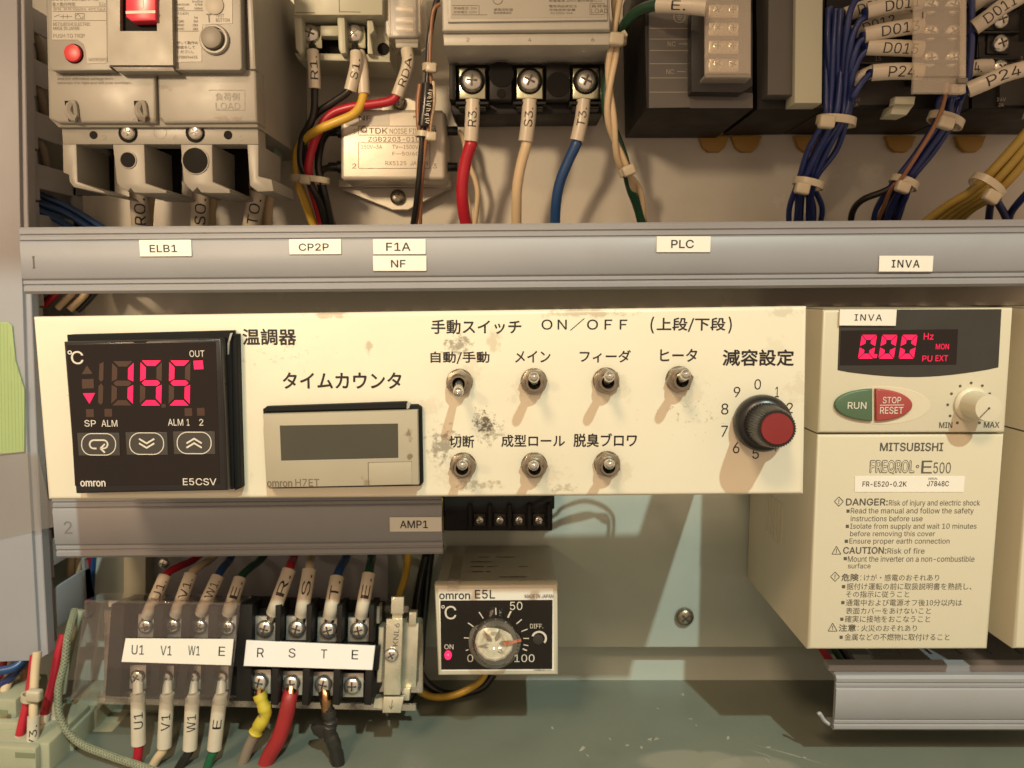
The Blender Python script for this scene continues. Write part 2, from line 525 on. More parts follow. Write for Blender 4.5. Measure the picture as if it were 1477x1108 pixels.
MT['mccb'] = mat('ivory_moulded_plastic', (0.25, 0.24, 0.208), 0.40, var=0.03, bump=0.05, bs=1500, dirt=0.22, dcol=(0.20, 0.145, 0.085), ds=38)
MT['mccbdirty'] = mat('soiled_ivory_plastic', (0.25, 0.235, 0.19), 0.42, var=0.05, bump=0.05, bs=1500, dirt=0.5, dcol=(0.21, 0.15, 0.085), ds=70)
MT['mccb2'] = mat('ivory_breaker_plastic', (0.43, 0.42, 0.37), 0.40, var=0.03, bump=0.05, bs=1500, dirt=0.22, dcol=(0.18, 0.13, 0.08), ds=38)
MT['plc'] = mat('olive_ivory_plastic', (0.42, 0.42, 0.32), 0.42, var=0.03, bump=0.04, bs=1500, dirt=0.08, ds=45)
MT['inverter'] = mat('pale_olive_plastic', (0.60, 0.56, 0.43), 0.40, var=0.02, vs=40, bump=0.04, bs=1500, dirt=0.05, ds=40)
MT['panelgrey'] = mat('charcoal_panel', (0.032, 0.030, 0.026), 0.45, var=0.04)
MT['labelwhite'] = mat('white_label_tape', (0.76, 0.735, 0.66), 0.35, var=0.02)
MT['labelpale'] = mat('pale_rating_label', (0.37, 0.355, 0.305), 0.45, var=0.03, dirt=0.12, ds=60)
MT['steel'] = mat('bright_zinc_steel', (0.66, 0.64, 0.58), 0.24, metal=0.9, var=0.08, vs=300, rvar=0.08)
MT['plated'] = mat('zinc_contact', (0.56, 0.55, 0.50), 0.36, metal=0.75, var=0.1, vs=300, rvar=0.1)
MT['zinc'] = mat('yellow_zinc_steel', (0.62, 0.62, 0.44), 0.24, metal=1.0, var=0.18, vs=160, rvar=0.08)
MT['nickel'] = mat('tarnished_nickel', (0.34, 0.305, 0.24), 0.30, metal=1.0, var=0.12, vs=300, dirt=0.25, ds=250)
MT['slot'] = mat('recess_shade_black', (0.008, 0.007, 0.006), 0.6, spec=0.1)  # near-black colour stands in for the shade inside holes and recesses
MT['recess'] = mat('cross_recess_steel', (0.10, 0.095, 0.085), 0.4, metal=0.8, var=0.1, vs=400)
MT['alu'] = mat('tinned_steel_case', (0.50, 0.46, 0.385), 0.42, metal=0.35, var=0.05, vs=60, bump=0.1, bs=800, dirt=0.2, dcol=(0.30, 0.24, 0.15), ds=70)
MT['red'] = mat('red_plastic', (0.36, 0.016, 0.018), 0.42, var=0.05)
MT['pinkred'] = mat('glossy_pink_red_plastic', (0.62, 0.035, 0.07), 0.30, var=0.04)
MT['redcap'] = mat('dark_red_cap', (0.19, 0.012, 0.012), 0.5, var=0.06, bump=0.05)
MT['green'] = mat('dull_green_plastic', (0.075, 0.135, 0.075), 0.42, var=0.05)
MT['stopred'] = mat('dull_red_plastic', (0.33, 0.055, 0.05), 0.42, var=0.05)
MT['greybtn'] = mat('grey_button', (0.17, 0.155, 0.125), 0.45, var=0.08)
MT['sleeve'] = mat('ivory_marker_tube', (0.56, 0.50, 0.40), 0.34, var=0.04, vs=200, dirt=0.14, dcol=(0.30, 0.20, 0.10), ds=150)
MT['w_red'] = mat('red_wire', (0.40, 0.012, 0.028), 0.36, var=0.06, dirt=0.06)
MT['w_dirtyred'] = mat('soiled_red_wire', (0.33, 0.022, 0.025), 0.45, var=0.1, dirt=0.5, dcol=(0.07, 0.03, 0.02), ds=160)
MT['w_black'] = mat('black_wire', (0.014, 0.013, 0.012), 0.34, var=0.08)
MT['w_yellow'] = mat('yellow_wire', (0.60, 0.38, 0.045), 0.38, var=0.05)
MT['w_cream'] = mat('cream_wire', (0.60, 0.47, 0.30), 0.40, var=0.04, dirt=0.08, ds=150)
MT['w_blue'] = mat('blue_wire', (0.014, 0.055, 0.17), 0.36, var=0.06)
MT['w_navy'] = mat('navy_wire', (0.016, 0.028, 0.125), 0.34, var=0.08)
MT['w_green'] = mat('green_wire', (0.012, 0.10, 0.045), 0.38, var=0.06)
MT['w_dkgreen'] = mat('dark_green_wire', (0.010, 0.052, 0.026), 0.38, var=0.06)
MT['w_brown'] = mat('brown_wire', (0.28, 0.13, 0.065), 0.4, var=0.08)
MT['w_grey'] = mat('dusty_grey_wire', (0.22, 0.18, 0.135), 0.6, var=0.1, dirt=0.4, ds=120)
MT['w_ytape'] = mat('yellow_tape_wrap', (0.52, 0.42, 0.04), 0.45, var=0.08, dirt=0.5, dcol=(0.12, 0.09, 0.02), ds=200)
MT['w_btape'] = mat('black_tape_wrap', (0.020, 0.018, 0.016), 0.35, var=0.2, bump=0.4, bs=400)
MT['w_ycable'] = mat('yellow_cable_jacket', (0.40, 0.28, 0.06), 0.42, var=0.08, dirt=0.15, ds=80)
MT['tie'] = mat('natural_nylon_tie', (0.47, 0.42, 0.31), 0.36, var=0.04, sss=0.2)
MT['socket'] = mat('pale_green_nylon', (0.36, 0.365, 0.26), 0.38, var=0.06, vs=60, sss=0.35, dirt=0.1)
MT['tape_green'] = mat('green_masking_tape', (0.36, 0.46, 0.20), 0.6, var=0.05, bump=0.25, bs=600)
MT['copper'] = mat('bare_copper_strands', (0.55, 0.30, 0.14), 0.28, metal=1.0, var=0.2, vs=600)
MT['solder'] = mat('tinned_crimp_lug', (0.55, 0.50, 0.42), 0.32, metal=1.0, var=0.12, vs=300)
MT['e5case'] = mat('greenish_grey_case', (0.42, 0.41, 0.33), 0.45, var=0.05, bump=0.1, dirt=0.2, ds=60)
MT['e5frame'] = mat('pale_grey_bezel', (0.52, 0.49, 0.39), 0.40, var=0.03, dirt=0.1)
MT['dinyellow'] = mat('amber_latch', (0.36, 0.20, 0.03), 0.5, var=0.1)
MT['plcgrey'] = mat('dark_grey_module', (0.036, 0.033, 0.030), 0.42, spec=0.3, var=0.06, bump=0.08)
MT['plcmid'] = mat('mid_grey_module', (0.10, 0.093, 0.086), 0.45, spec=0.3, var=0.06)
MT['plcbase'] = mat('brown_grey_base', (0.20, 0.17, 0.11), 0.5, var=0.08, dirt=0.15)
MT['frost'] = clear_mat('frosted_cover', tint=(0.95, 0.92, 0.86), haze=0.17, hcol=(0.95, 0.86, 0.72), rough=0.42)
MT['clear'] = clear_mat('clear_cover', tint=(0.965, 0.955, 0.945), haze=0.012, hcol=(0.5, 0.43, 0.40), gloss=0.08, rough=0.05)
MT['clearsoft'] = clear_mat('softly_worn_clear_plastic', tint=(0.95, 0.93, 0.90), haze=0.08, hcol=(0.7, 0.62, 0.52), rough=0.38)
MT['clearknob'] = clear_mat('clear_knob_plastic', tint=(0.90, 0.88, 0.82), haze=0.10, hcol=(0.75, 0.70, 0.58), rough=0.06)
MT['cleartape'] = clear_mat('clear_tape', tint=(0.975, 0.965, 0.945), haze=0.06, hcol=(0.42, 0.39, 0.36), rough=0.18)
MT['braid'] = mat('grey_green_braid', (0.13, 0.14, 0.10), 0.6, var=0.25, vs=500, bump=0.5, bs=900)
MT['pale_green_seal'] = mat('pale_green_sticker', (0.18, 0.27, 0.20), 0.5, var=0.05)
# ------------------------------------------------------------------ small shared builders
def cross_head(m, c, r, t, rot=0.0, tilt=0.0):
    pass

_screw = {}
def screw_meshes(kind):
    if kind not in _screw:
        h = MB(); s = MB()
        # pan head of radius 1, looking along -Y, with a cross recess
        prof = [(1.0, 0.0), (1.0, 0.22), (0.93, 0.42), (0.78, 0.56), (0.5, 0.66), (0.0, 0.70)]
        h.lathe((0, 0, 0), (0, -1, 0), prof, 24, close=False)
        for a in (0, 90):
            M_ = Matrix.Rotation(R(a), 4, 'Y')
            s.box((-0.52, -0.715, -0.10), (0.52, -0.50, 0.10), 0.04, 1, M=M_)
        if kind == 'combi':
            s.box((-0.95, -0.70, -0.07), (0.95, -0.45, 0.07), 0.0, 1, M=Matrix.Rotation(R(0), 4, 'Y'))
        ho = h.build('screw_head', MT['steel']); so = s.build('cross_recess', MT['recess'], ho)
        _screw[kind] = (ho.data, so.data)
        bpy.data.objects.remove(so); bpy.data.objects.remove(ho)
    return _screw[kind]
def screw(parent, c, r, mat_=None, kind='pan', rot=None, name='terminal_screw'):
    hm, sm = screw_meshes(kind)
    o = bpy.data.objects.new(name, hm)
    o.location = Vector(c) * 0.001
    o.scale = (r, r, r)
    a = random.uniform(0, 90) if rot is None else rot
    o.rotation_euler = (0, R(a), 0)
    COL.objects.link(o); o.parent = parent
    q = bpy.data.objects.new('cross_recess', sm)
    COL.objects.link(q); q.parent = o
    if mat_ is not None:
        o.material_slots[0].link = 'OBJECT'; o.material_slots[0].material = mat_
    return o
def screw_thing(px, py, D, r, label, cat='screw', name='screw', mat_=None, group=None):
    hm, sm = screw_meshes('pan')
    o = bpy.data.objects.new(name, hm)
    o.location = W(P(px, py, D)); o.scale = (r, r, r); o.rotation_euler = (0, R(random.uniform(0, 90)), 0)
    COL.objects.link(o)
    q = bpy.data.objects.new('cross_recess', sm); COL.objects.link(q); q.parent = o
    if mat_ is not None:
        o.material_slots[0].link = 'OBJECT'; o.material_slots[0].material = mat_
    tag(o, label, cat, group)
    return o

def washer(m, t, x0, y0, x1, y1, yl, th=1.0):
    m.pbox(t, x0, y0, x1, y1, yl, th, 0.5, 2)

def wire(name, label, pts, r, mat_, group=None, cat='wire', seg=10, n=7):
    """pts: (px, py, D). Returns (object, origin mm)."""
    w = [P(*p) for p in pts]
    o0 = w[0]
    path = smooth_path([p - o0 for p in w], n)
    m = MB().tube(path, r, seg)
    o = m.build(name, mat_, None, True, W(o0))
    tag(o, label, cat, group)
    return o, o0
def sub_tube(parent, o0, name, pts, r, mat_, n=6, seg=12, flat=1.0):
    path = smooth_path([P(*p) - o0 for p in pts], n)
    return MB().tube(path, r, seg, True, flat).build(name, mat_, parent)
def sleeve(parent, o0, pts, r, text=None, frac=(0.3, 0.75), hfrac=0.75, flip=False, mat_=None, bold=0.012, across=0.0, label=None):
    """A marker tube on a wire with its printed writing wrapped round it (reading along the tube)."""
    path = smooth_path([P(*p) - o0 for p in pts], 6)
    so = MB().tube(path, r, 16).build('marker_sleeve', mat_ or MT['sleeve'], parent)
    if label: so['label'] = label
    for vt in parent.data.vertices:       # the wire narrows to its conductor inside the tube
        p = vt.co * 1000.0
        k = min(range(len(path)), key=lambda i: (path[i] - p).length_squared)
        if 0 < k < len(path) - 1 and (path[k] - p).length < r * 2.2:
            vt.co = (path[k] + (p - path[k]) * (0.45 * r / max(r, (p - path[k]).length))) * 0.001
    # open dark mouth at the tube's far end
    if text:
        if flip: path = path[::-1]
        ln = [0.0]
        for i in range(1, len(path)): ln.append(ln[-1] + (path[i] - path[i - 1]).length)
        tot = ln[-1]
        v, f, asp = text_bands(text)
        s0, s1 = frac[0] * tot, frac[1] * tot
        half = hfrac * r
        def at(s):
            for i in range(1, len(path)):
                if ln[i] >= s or i == len(path) - 1:
                    t = (s - ln[i - 1]) / max(1e-6, ln[i] - ln[i - 1])
                    return path[i - 1].lerp(path[i], t), (path[i] - path[i - 1]).normalized()
        vs = []
        mid = at((s0 + s1) / 2)[0] + o0
        for p, q in v:
            c, T = at(s0 + (s1 - s0) * p)
            N = -(mid.normalized())
            N = (N - T * N.dot(T)).normalized()
            B = T.cross(N)
            # letters' up direction: T x towards viewer
            th = across + (q - 0.5) * 2 * half / r
            B2 = N.cross(T)
            vs.append(c + (N * math.cos(th) + B2 * math.sin(th)) * (r + 0.06))
        MB().add(vs, f).build('lettering', MT['ink'], so, False)
    return so

def tie(name, label, px, py, D, rx, ry, ang, hx, hy, hs=2.2, width=1.3, tail=None, group='white cable ties round the wires', mat_=None):
    """Cable tie: a flat band round a bundle (radii rx, ry mm; axis at angle ang in the picture) with a head at offset hx,hy px."""
    hs *= 0.86; width *= 0.88; rx *= 0.94
    o0 = P(px, py, D)
    m = MB()
    ca, sa = math.cos(R(ang)), math.sin(R(ang))
    ax = Vector((sa, 0, ca)); side = Vector((ca, 0, -sa)); out = Vector((0, -1, 0))
    seg = 28; vs = []; fs = []
    for i in range(seg):
        a = 2 * math.pi * i / seg
        for h, g in ((-width, 0), (width, 0), (width, 0.7), (-width, 0.7)):
            vs.append(side * ((rx + g) * math.cos(a)) + out * ((ry + g) * math.sin(a)) + ax * h)
    for i in range(seg):
        j = (i + 1) % seg
        for k in range(4):
            l = (k + 1) % 4
            fs.append((i * 4 + k, i * 4 + l, j * 4 + l, j * 4 + k))
    m.add(vs, fs)
    o = m.build(name, mat_ or MT['tie'], None, True, W(o0))
    tag(o, label, 'cable tie', group)
    hc = P(px + hx, py + hy, D - ry - 0.6) - o0
    h = MB().box((-hs * 1.1, -hs * 0.7, -hs * .9), (hs * 1.1, hs * 0.7, hs * .9), hs * 0.38, 3, M=Matrix.Translation(hc) @ Matrix.Rotation(R(ang * 0.8), 4, 'Y'))
    h.build('head', mat_ or MT['tie'], o)
    if tail:
        path = smooth_path([hc] + [P(px + a, py + b, D - ry - 0.5) - o0 for a, b in tail], 6)
        MB().tube(path, width * 0.95, 6, True, 0.35).build('tail', mat_ or MT['tie'], o)
    return o

def sticker(x0, y0, x1, y1, D, text, tbox, label, roll=0.0, group='white name labels', bold=0.01, cat='label', name='name_label', space=1.0):
    t = Thing(name, label, cat, (x0 + x1) / 2, (y0 + y1) / 2, D, roll, group=group)
    m = MB().pbox(t, x0, y0, x1, y1, -0.25, 0.25, 0.1, 1)
    b = t.part('tape', m, MT['labelwhite'])
    t.part('lettering', MB().ptext(t, text, tbox, -0.32, bold, 0, 3, space=space), MT['ink'], b, False)
    return t

# ------------------------------------------------------------------ setting: mounting plate, lower back wall, floor
DB = 345.0
def slab(name, p, mat_, kind='structure'):
    o = p.build(name, mat_, None, True, EYE)
    o['kind'] = kind
    return o
zt = P(738, -120, DB).z
z_ledge = P(738, 934, DB).z
z_fl = P(738, 981, 357).z
z_split = P(738, 470, DB).z
xl, xr = -330.0, 330.0
slab('upper_back_plate', MB().box((xl, DB, z_split), (xr, DB + 2.5, zt)), MT['plate'])
slab('lower_back_plate', MB().box((xl, DB, z_ledge), (xr, DB + 2.5, z_split - 0.0), 0.6), MT['wallpaint'])
slab('back_wall', MB().box((xl - 30, 357, z_fl - 8), (xr + 30, 359, zt)), MT['wallpaint'])
slab('floor', MB().box((xl - 30, 120, z_fl - 3), (xr + 30, 357, z_fl)), MT['floorpaint'])
slab('shade_slab', MB().box((-420, -30, 338), (420, 360, 340)), MT['wallpaint'])  # unseen slab added overhead, its edge set to shade the upper row
# scratches and paint chips on the floor, as thin flakes lying on it
chips = MB()
def floor_pt(px, py):
    d = ray(px, py); return d * ((z_fl + 0.08) / d.z)
stains(MT['floorpaint'], [
    (floor_pt(1000, 1098), (24, -9), 0.6, (0.30, 0.29, 0.235), 60, 0.36),
    (floor_pt(1085, 1106), (20, -8), 0.55, (0.31, 0.30, 0.24), 90, 0.34),
])
for x, y, s in ((840, 1080, 1.3), (943, 1066, 1.5), (880, 1066, .5), (905, 1075, .6), (925, 1078, .7), (985, 1002, .7), (949, 1022, .5), (996, 1037, .5), (797, 1050, .6), (848, 1090, .5), (1108, 1078, .8), (1160, 1093, .6), (1050, 1065, .8), (1004, 1046, .4)):
    c = floor_pt(x, y); a = random.uniform(0, 3.1)
    pts = []
    for i in range(7):
        t = 2 * math.pi * i / 7
        rr = s * random.uniform(0.6, 1.3)
        e1 = rr * 1.9 * math.cos(t); e2 = rr * 0.8 * math.sin(t)
        pts.append(c + Vector((e1 * math.cos(a) - e2 * math.sin(a), e1 * math.sin(a) + e2 * math.cos(a), 0)))
    chips.face(pts)
def scratch(a, b, w):
    p, q = floor_pt(*a), floor_pt(*b)
    d = (q - p).normalized(); n = Vector((-d.y, d.x, 0)) * w
    k = p.lerp(q, 0.5) + n * 2
    chips.face([p, k - n * 1.3, q, k + n * 0.3])
scratch((1083, 1073), (1200, 1106), 0.35); scratch((1075, 1080), (1130, 1098), 0.25); scratch((1100, 1090), (1112, 1104), 0.3); scratch((936, 1072), (950, 1062), 0.35)
chips_mat = mat('bare_scuff', (0.36, 0.36, 0.30), 0.5, var=0.1)
c_ = slab('floor_scuffs', chips, chips_mat)

screw_thing(987, 889, DB - 0.2, 4.3, 'round dusty cross-head screw alone on the bare lower back plate', mat_=MT['nickel'])

# ------------------------------------------------------------------ wiring ducts
def duct_profile(h, lip=2.2):
    """closed cover section (y, z) seen from its left end: front skin with grooves, lips folded back"""
    z1 = h / 2; z0 = -h / 2
    f = [(0, z0 + 1.0), (0, z0 + h * .10), (0.55, z0 + h * .115), (0.55, z0 + h * .135), (0, z0 + h * .15), (0, z0 + h * .19), (0.5, z0 + h * .205), (0, z0 + h * .22),
         (-0.35, z0 + h * .24), (-0.35, z1 - h * .24), (0, z1 - h * .22), (0.5, z1 - h * .205), (0, z1 - h * .19), (0, z1 - h * .15), (0.55, z1 - h * .135), (0.55, z1 - h * .115), (0, z1 - h * .10), (0, z1 - 1.0)]
    f = [(0.9, z0)] + f + [(0.9, z1)]
    back = [(8.0, z1), (8.0, z1 - 1.2), (1.7, z1 - 1.3), (1.7, z0 + 1.3), (8.0, z0 + 1.2), (8.0, z0)]
    return f + back
def ducts_cover(m, x0, x1, prof, M=None):
    n = len(prof)
    vs = [(x0, y, z) for y, z in prof] + [(x1, y, z) for y, z in prof]
    fs = [(i, (i + 1) % n, n + (i + 1) % n, n + i) for i in range(n)]
    fs += [tuple(range(n)), tuple(range(2 * n - 1, n - 1, -1))]
    m.add(vs, fs, M)
def fingers_h(m, x0, x1, z, y0, y1, th, pitch, phase=0.0, slot=7.0):
    """slotted horizontal side wall at height z, running back from y0 to y1"""
    m.box((x0, y0, z), (x1, y0 + 7, z + th)); 
    m.box((x0, y1 - 9, z), (x1, y1, z + th))
    x = x0 + phase
    while x < x1 - 2:
        m.box((x, y0 + 7, z), (min(x1, x + pitch - slot), y1 - 9, z + th), 0.2, 1)
        x += pitch

# long horizontal duct between the upper row and the panel
t = Thing('wiring_duct', 'long grey horizontal wiring duct carrying the white name labels across the whole cabinet', 'wiring duct', 752, 370, 285, roll=-0.45, group='grey slotted wiring ducts')
xa = t.L(31, 375).x; xb = t.L(1477, 365).x + 45
h = t.L(752, 322).z - t.L(752, 418.5).z
zc = (t.L(752, 322).z + t.L(752, 418.5).z) / 2
T_ = Matrix.Translation((0, 0, zc))
m = MB(); ducts_cover(m, xa, xb, duct_profile(h), T_)
cov = t.part('cover', m, MT['duct'])
m = MB()
fingers_h(m, xa + 1, xb, zc - h / 2 + 1.4, 4, 59, 1.4, 12.5)
fingers_h(m, xa + 1, xb, zc + h / 2 - 2.8, 4, 59, 1.4, 12.5)
m.box((xa + 1, 57.5, zc - h / 2 + 2.9), (xb, 59, zc + h / 2 - 2.9))
t.part('slotted_body', m, MT['duct_shaded'])
m = MB(); m.pline(t, (48, 370), (49, 387), 2.4, -0.42); m.pline(t, (46, 371), (50, 370), 1.6, -0.44); m.pline(t, (47, 387), (51, 386), 1.6, -0.44)
t.part('handwritten_mark', m, MT['greyink'], cov, False)
MAIN_DUCT = t

# short duct under the panel
t = Thing('wiring_duct', 'short grey wiring duct with AMP1 label under the cream panel', 'wiring duct', 360, 760, 285, roll=-0.65, group='grey slotted wiring ducts')
xa = t.L(79, 770).x; xb = t.L(638, 770).x
h = t.L(360, 711).z - t.L(360, 803).z
zc = (t.L(360, 711).z + t.L(360, 803).z) / 2
T_ = Matrix.Translation((0, 0, zc))
m = MB(); ducts_cover(m, xa, xb, duct_profile(h), T_)
cov = t.part('cover', m, MT['duct'])
m = MB()
fingers_h(m, xa + 1, xb - 1, zc - h / 2 + 1.4, 4, 59, 1.4, 12.5)
fingers_h(m, xa + 1, xb - 1, zc + h / 2 - 2.8, 4, 59, 1.4, 12.5)
m.box((xa + 1, 57.5, zc - h / 2 + 2.9), (xb - 1, 59, zc + h / 2 - 2.9))
t.part('slotted_body', m, MT['duct_shaded'])
t.part('handwritten_mark', MB().ptext(t, '2', (93, 752, 103, 770), -0.45, 0.0), MT['pencil'], cov, False)

# duct at lower right, its cover pulled a little forward
t = Thing('wiring_duct', 'grey wiring duct with open left end below the inverter near the floor', 'wiring duct', 1340, 1010, 284, roll=0.1, group='grey slotted wiring ducts')
xa = t.L(1205, 1010).x; xb = t.L(1477, 1010).x + 60
h = t.L(1340, 976).z - t.L(1340, 1055).z
zc = (t.L(1340, 976).z + t.L(1340, 1055).z) / 2
T_ = Matrix.Translation((0, 0, zc))
m = MB(); ducts_cover(m, xa, xb, duct_profile(h), T_)
# top skin running back and a raised rolled edge, bottom hook
m.box((xa + 0.6, 0.8, zc + h / 2 - 1.3), (xb, 10, zc + h / 2 + 0.2), 0.3, 1)
m.prism([(xa - 1.5, 4, zc + h / 2 + 0.2), (xa - 1.5, 4, zc + h / 2 + 2.6), (xa - 1.5, 7.5, zc + h / 2 + 3.2), (xa - 1.5, 9.5, zc + h / 2 + 1.0)], (xb - xa + 1.5, 0, 0))
m.tube(smooth_path([(xa - 0.3, 3, zc - h / 2 + 1), (xa - 2.2, 4, zc - h / 2 + 2.2), (xa - 3.6, 5, zc - h / 2 + 4.4), (xa - 4.4, 5, zc - h / 2 + 4.0)]), 0.8, 6)
t.part('cover', m, MT['duct'])
m = MB()
fingers_h(m, xa + 22, xb, zc + h / 2 - 1.4 , 12, 64, 1.4, 12.5, 1, 1.6)
m.box((xa + 22, 63.0, zc - h / 2 + 1), (xb, 64.5, zc + h / 2 - 1.5))
for k in range(12):
    x = xa + 20 + k * 13.5
    m.box((x, 36, zc + h / 2 + 0.1), (x + 12.2, 37.5, zc + h / 2 + 9.5), 0.3, 1)
t.part('slotted_body', m, MT['duct_shaded'])

# tall vertical duct at the left edge
t = Thing('wiring_duct', 'tall grey vertical wiring duct down the left edge with green tape on it', 'wiring duct', 40, 480, 302, group='grey slotted wiring ducts')
m = MB()
edge = [(24, -60), (29, 300), (39, 640), (56, 953)]
m.ppoly(t, [(-160, -60)] + edge + [(-160, 961)], 0, 3.0, 0.5, 2)
# stepped edge strip beside the cover
m.ppoly(t, [(26, -60), (31, 300), (41, 640), (58, 951), (69, 944), (53, 640), (40, 300), (34, -60)], 1.6, 5, 0.3, 1)
cov = t.part('cover', m, MT['duct2'])
m = MB()
m.ppoly(t, [(28, -60), (33, 300), (43, 640), (60, 948), (72, 942), (55, 640), (44, 300), (36, -60)], 4.2, 3.0, 0.3, 1)
# slotted right side wall (runs back to the plate): front strip plus fingers
xw = lambda py: t.L(44 + (py - 300) * 0.038, py, 6.0).x
def zof(py, y): return t.L(60, py, y).z
zs = [t.L(50, y, 6).z for y in (-97, -19.5, 57, 135, 213, 288, 366, 443, 520, 597, 674, 768, 841, 933)]
for i in range(len(zs) - 1):
    za, zb = zs[i], zs[i + 1]
    ym = (i * 77 - 60)
    x = xw(ym)
    m.box((x - 1.4, 6, zb + 0.45), (x, 12, za - 0.45))
    m.box((x - 1.4, 11.9, zb + 5.0), (x, 43, za - 5.0), 0.9, 2)
    m.box((x - 1.4, 36, zb), (x, 43, za))
t.part('slotted_body', m, MT['duct2'])
m = MB()                              # back and left wall of the trough
m.box((xw(0) - 42, 43.2, t.L(50, 940, 6).z), (xw(900) - 1.6, 44.2, zs[0]))
m.box((xw(0) - 43, 4, t.L(50, 940, 6).z), (xw(0) - 42, 44, zs[0]))
t.part('trough', m, MT['duct_shaded'])
VDUCT = t

# tapes on the vertical duct
t2 = Thing('masking_tape', 'strip of ribbed light green masking tape on the left duct', 'tape', 10, 560, 301.2)
m = MB().ppoly(t2, [(-40, 464), (12, 465), (17, 470), (22, 520), (35, 562), (35, 652), (-40, 660)], 0, 0.5, 0.1, 1)
tp = t2.part('strip', m, MT['tape_green'])
m = MB()
for k in range(13):
    xx = -30 + k * 5
    top = 467 if xx < 14 else 520 + (xx - 22) * 3
    m.pline(t2, (xx, top), (xx + 3, 651), 0.7, -0.06)
t2.part('ribs', m, mat('tape_rib', (0.29, 0.385, 0.15), 0.6), tp, False)
t2 = Thing('clear_tape', 'band of clear packing tape wrapped round the left duct below the green tape', 'tape', 30, 700, 301.0)
m = MB().ppoly(t2, [(-60, 655), (36, 652), (48, 652), (56, 764), (-60, 790)], 0, 0.25)
m.ppoly(t2, [(49, 652), (55, 655), (70, 722), (98, 724), (97, 757), (57, 764)], 1.2, 0.25)
t2.part('strip', m, MT['cleartape'])

# labels on the ducts
sticker(201, 346, 276, 370, 284.4, 'ELB1', (216, 353, 255, 364), 'white name label reading ELB1 below the large left breaker', -0.45, bold=0.022)
sticker(417, 345, 492, 367, 284.4, 'CP2P', (431, 351, 474, 362), 'white name label reading CP2P on the long duct', -0.45, bold=0.022)
sticker(538, 345, 614, 367, 284.4, 'F1A', (557, 350, 592, 362), 'white name label reading F1A stuck just above the NF label', -0.2, bold=0.022)
sticker(538, 369, 615, 391, 284.3, 'NF', (564, 375, 585, 386), 'white name label reading NF directly under the F1A label', 0.0, bold=0.022)
sticker(947, 341, 1025, 364, 284.4, 'PLC', (968, 346, 1001, 358), 'white name label reading PLC on the long duct', 0.0, bold=0.022)
sticker(1268, 369, 1346, 392, 284.4, 'INVA', (1286, 375, 1327, 386), 'white name label reading INVA low on the long duct', 0.0, bold=0.022, space=1.15)
sticker(562, 746, 637, 767, 284.4, 'AMP1', (577, 751, 617, 762), 'white name label reading AMP1 on the short duct', -0.2, bold=0.022)
# ------------------------------------------------------------------ cream instrument panel
DP = 238.0
t = Thing('control_panel', 'long cream enamelled panel plate with Japanese switch lettering, soiled by handling', 'control panel', 606, 585, DP)
m = MB().ppoly(t, [(46, 457), (1165, 441.5), (1160, 714), (68, 722)], 0, 2.6, 1.5, 4)
plate = t.part('plate', m, MT['panel'])
m = MB()
tl, tr_, br, bl = t.L(46, 457, 0), t.L(1165, 441.5, 0), t.L(1160, 714, 0), t.L(68, 722, 0)
def strip(a, b, th, dep, nrm):
    a = Vector(a); b = Vector(b); n = Vector(nrm) * th
    a = Vector((a.x, 1.4, a.z)); b = Vector((b.x, 1.4, b.z))
    m.prism([a, b, b + n, a + n], (0, dep, 0), 0.2, 1)
# side brackets that carry the plate back to the mounting plate
def side_bracket(a, b, th):
    a = Vector((a.x, 2.4, a.z - 1.6)); b = Vector((b.x, 2.4, b.z + 1.6)); n = Vector((th, 0, 0))
    m = MB().prism([a, b, b + n, a + n], (0, DB - DP - 2.6, 0), 0.2, 1)
    t.part('side_bracket', m, MT['panel'])
side_bracket(tr_ + Vector((-1.9, 0, 0)), br + Vector((-1.9, 0, 0)), 1.6)
side_bracket(tl + Vector((0.4, 0, 0)), bl + Vector((0.4, 0, 0)), 1.6)
m = MB()                              # leads of the switches, hanging behind the plate
for path in ([(790, 752), (815, 733), (848, 724), (878, 736), (887, 760)], [(790, 762), (822, 748), (852, 742), (872, 752), (880, 764)], [(796, 764), (812, 756), (838, 750), (866, 744), (880, 756)]):
    w = [P(x, y, DB) + Vector((0.29 * 42, -42, 1.02 * 42)) - t.o0 for x, y in path]
    w = [w[0] + Vector((-30, -30, 12))] + w + [w[-1] + Vector((6, -30, 6))]
    m.tube(smooth_path(w), 0.8, 8)
t.part('switch_wiring', m, MT['w_black'])
m = MB()
LET = [('温調器', (350, 474, 427, 498), .026), ('タイムカウンタ', (408, 537, 579, 561), .026), ('手動スイッチ', (622, 461, 752, 482), .020),
       ('ＯＮ／ＯＦＦ', (781, 459, 905, 477), .012), ('(', (938, 457, 944, 481), 0.0), ('上段/下段', (947, 458, 1047, 479), .020), (')', (1050, 457, 1056, 481), 0.0),
       ('自動/手動', (621, 507, 706, 525), .020), ('メイン', (743, 506, 794, 523), .020), ('フィーダ', (836, 505, 910, 523), .020), ('ヒータ', (952, 503, 1006, 522), .020),
       ('減容設定', (1042, 504, 1146, 528), .026), ('切断', (648, 628, 684, 646), .020), ('成型ロール', (723, 627, 815, 645), .020), ('脱臭ブロワ', (827, 625, 919, 645), .020),
       ('0', (1088, 547, 1098, 562), 0), ('1', (1118, 558, 1124, 573), 0), ('2', (1134, 581, 1144, 596), 0), ('3', (1135, 613, 1145, 628), 0), ('4', (1112, 636, 1122, 651), 0), ('5', (1085, 647, 1095, 662), 0),
       ('6', (1057, 638, 1067, 654), 0), ('7', (1040, 614, 1050, 630), 0), ('8', (1040, 582, 1051, 598), 0), ('9', (1058, 558, 1068, 573), 0)]
for s_, b_, bo in LET: m.ptext(t, s_, b_, -0.07, bo, 0, 4)
t.part('lettering', m, MT['ink'], plate, False)
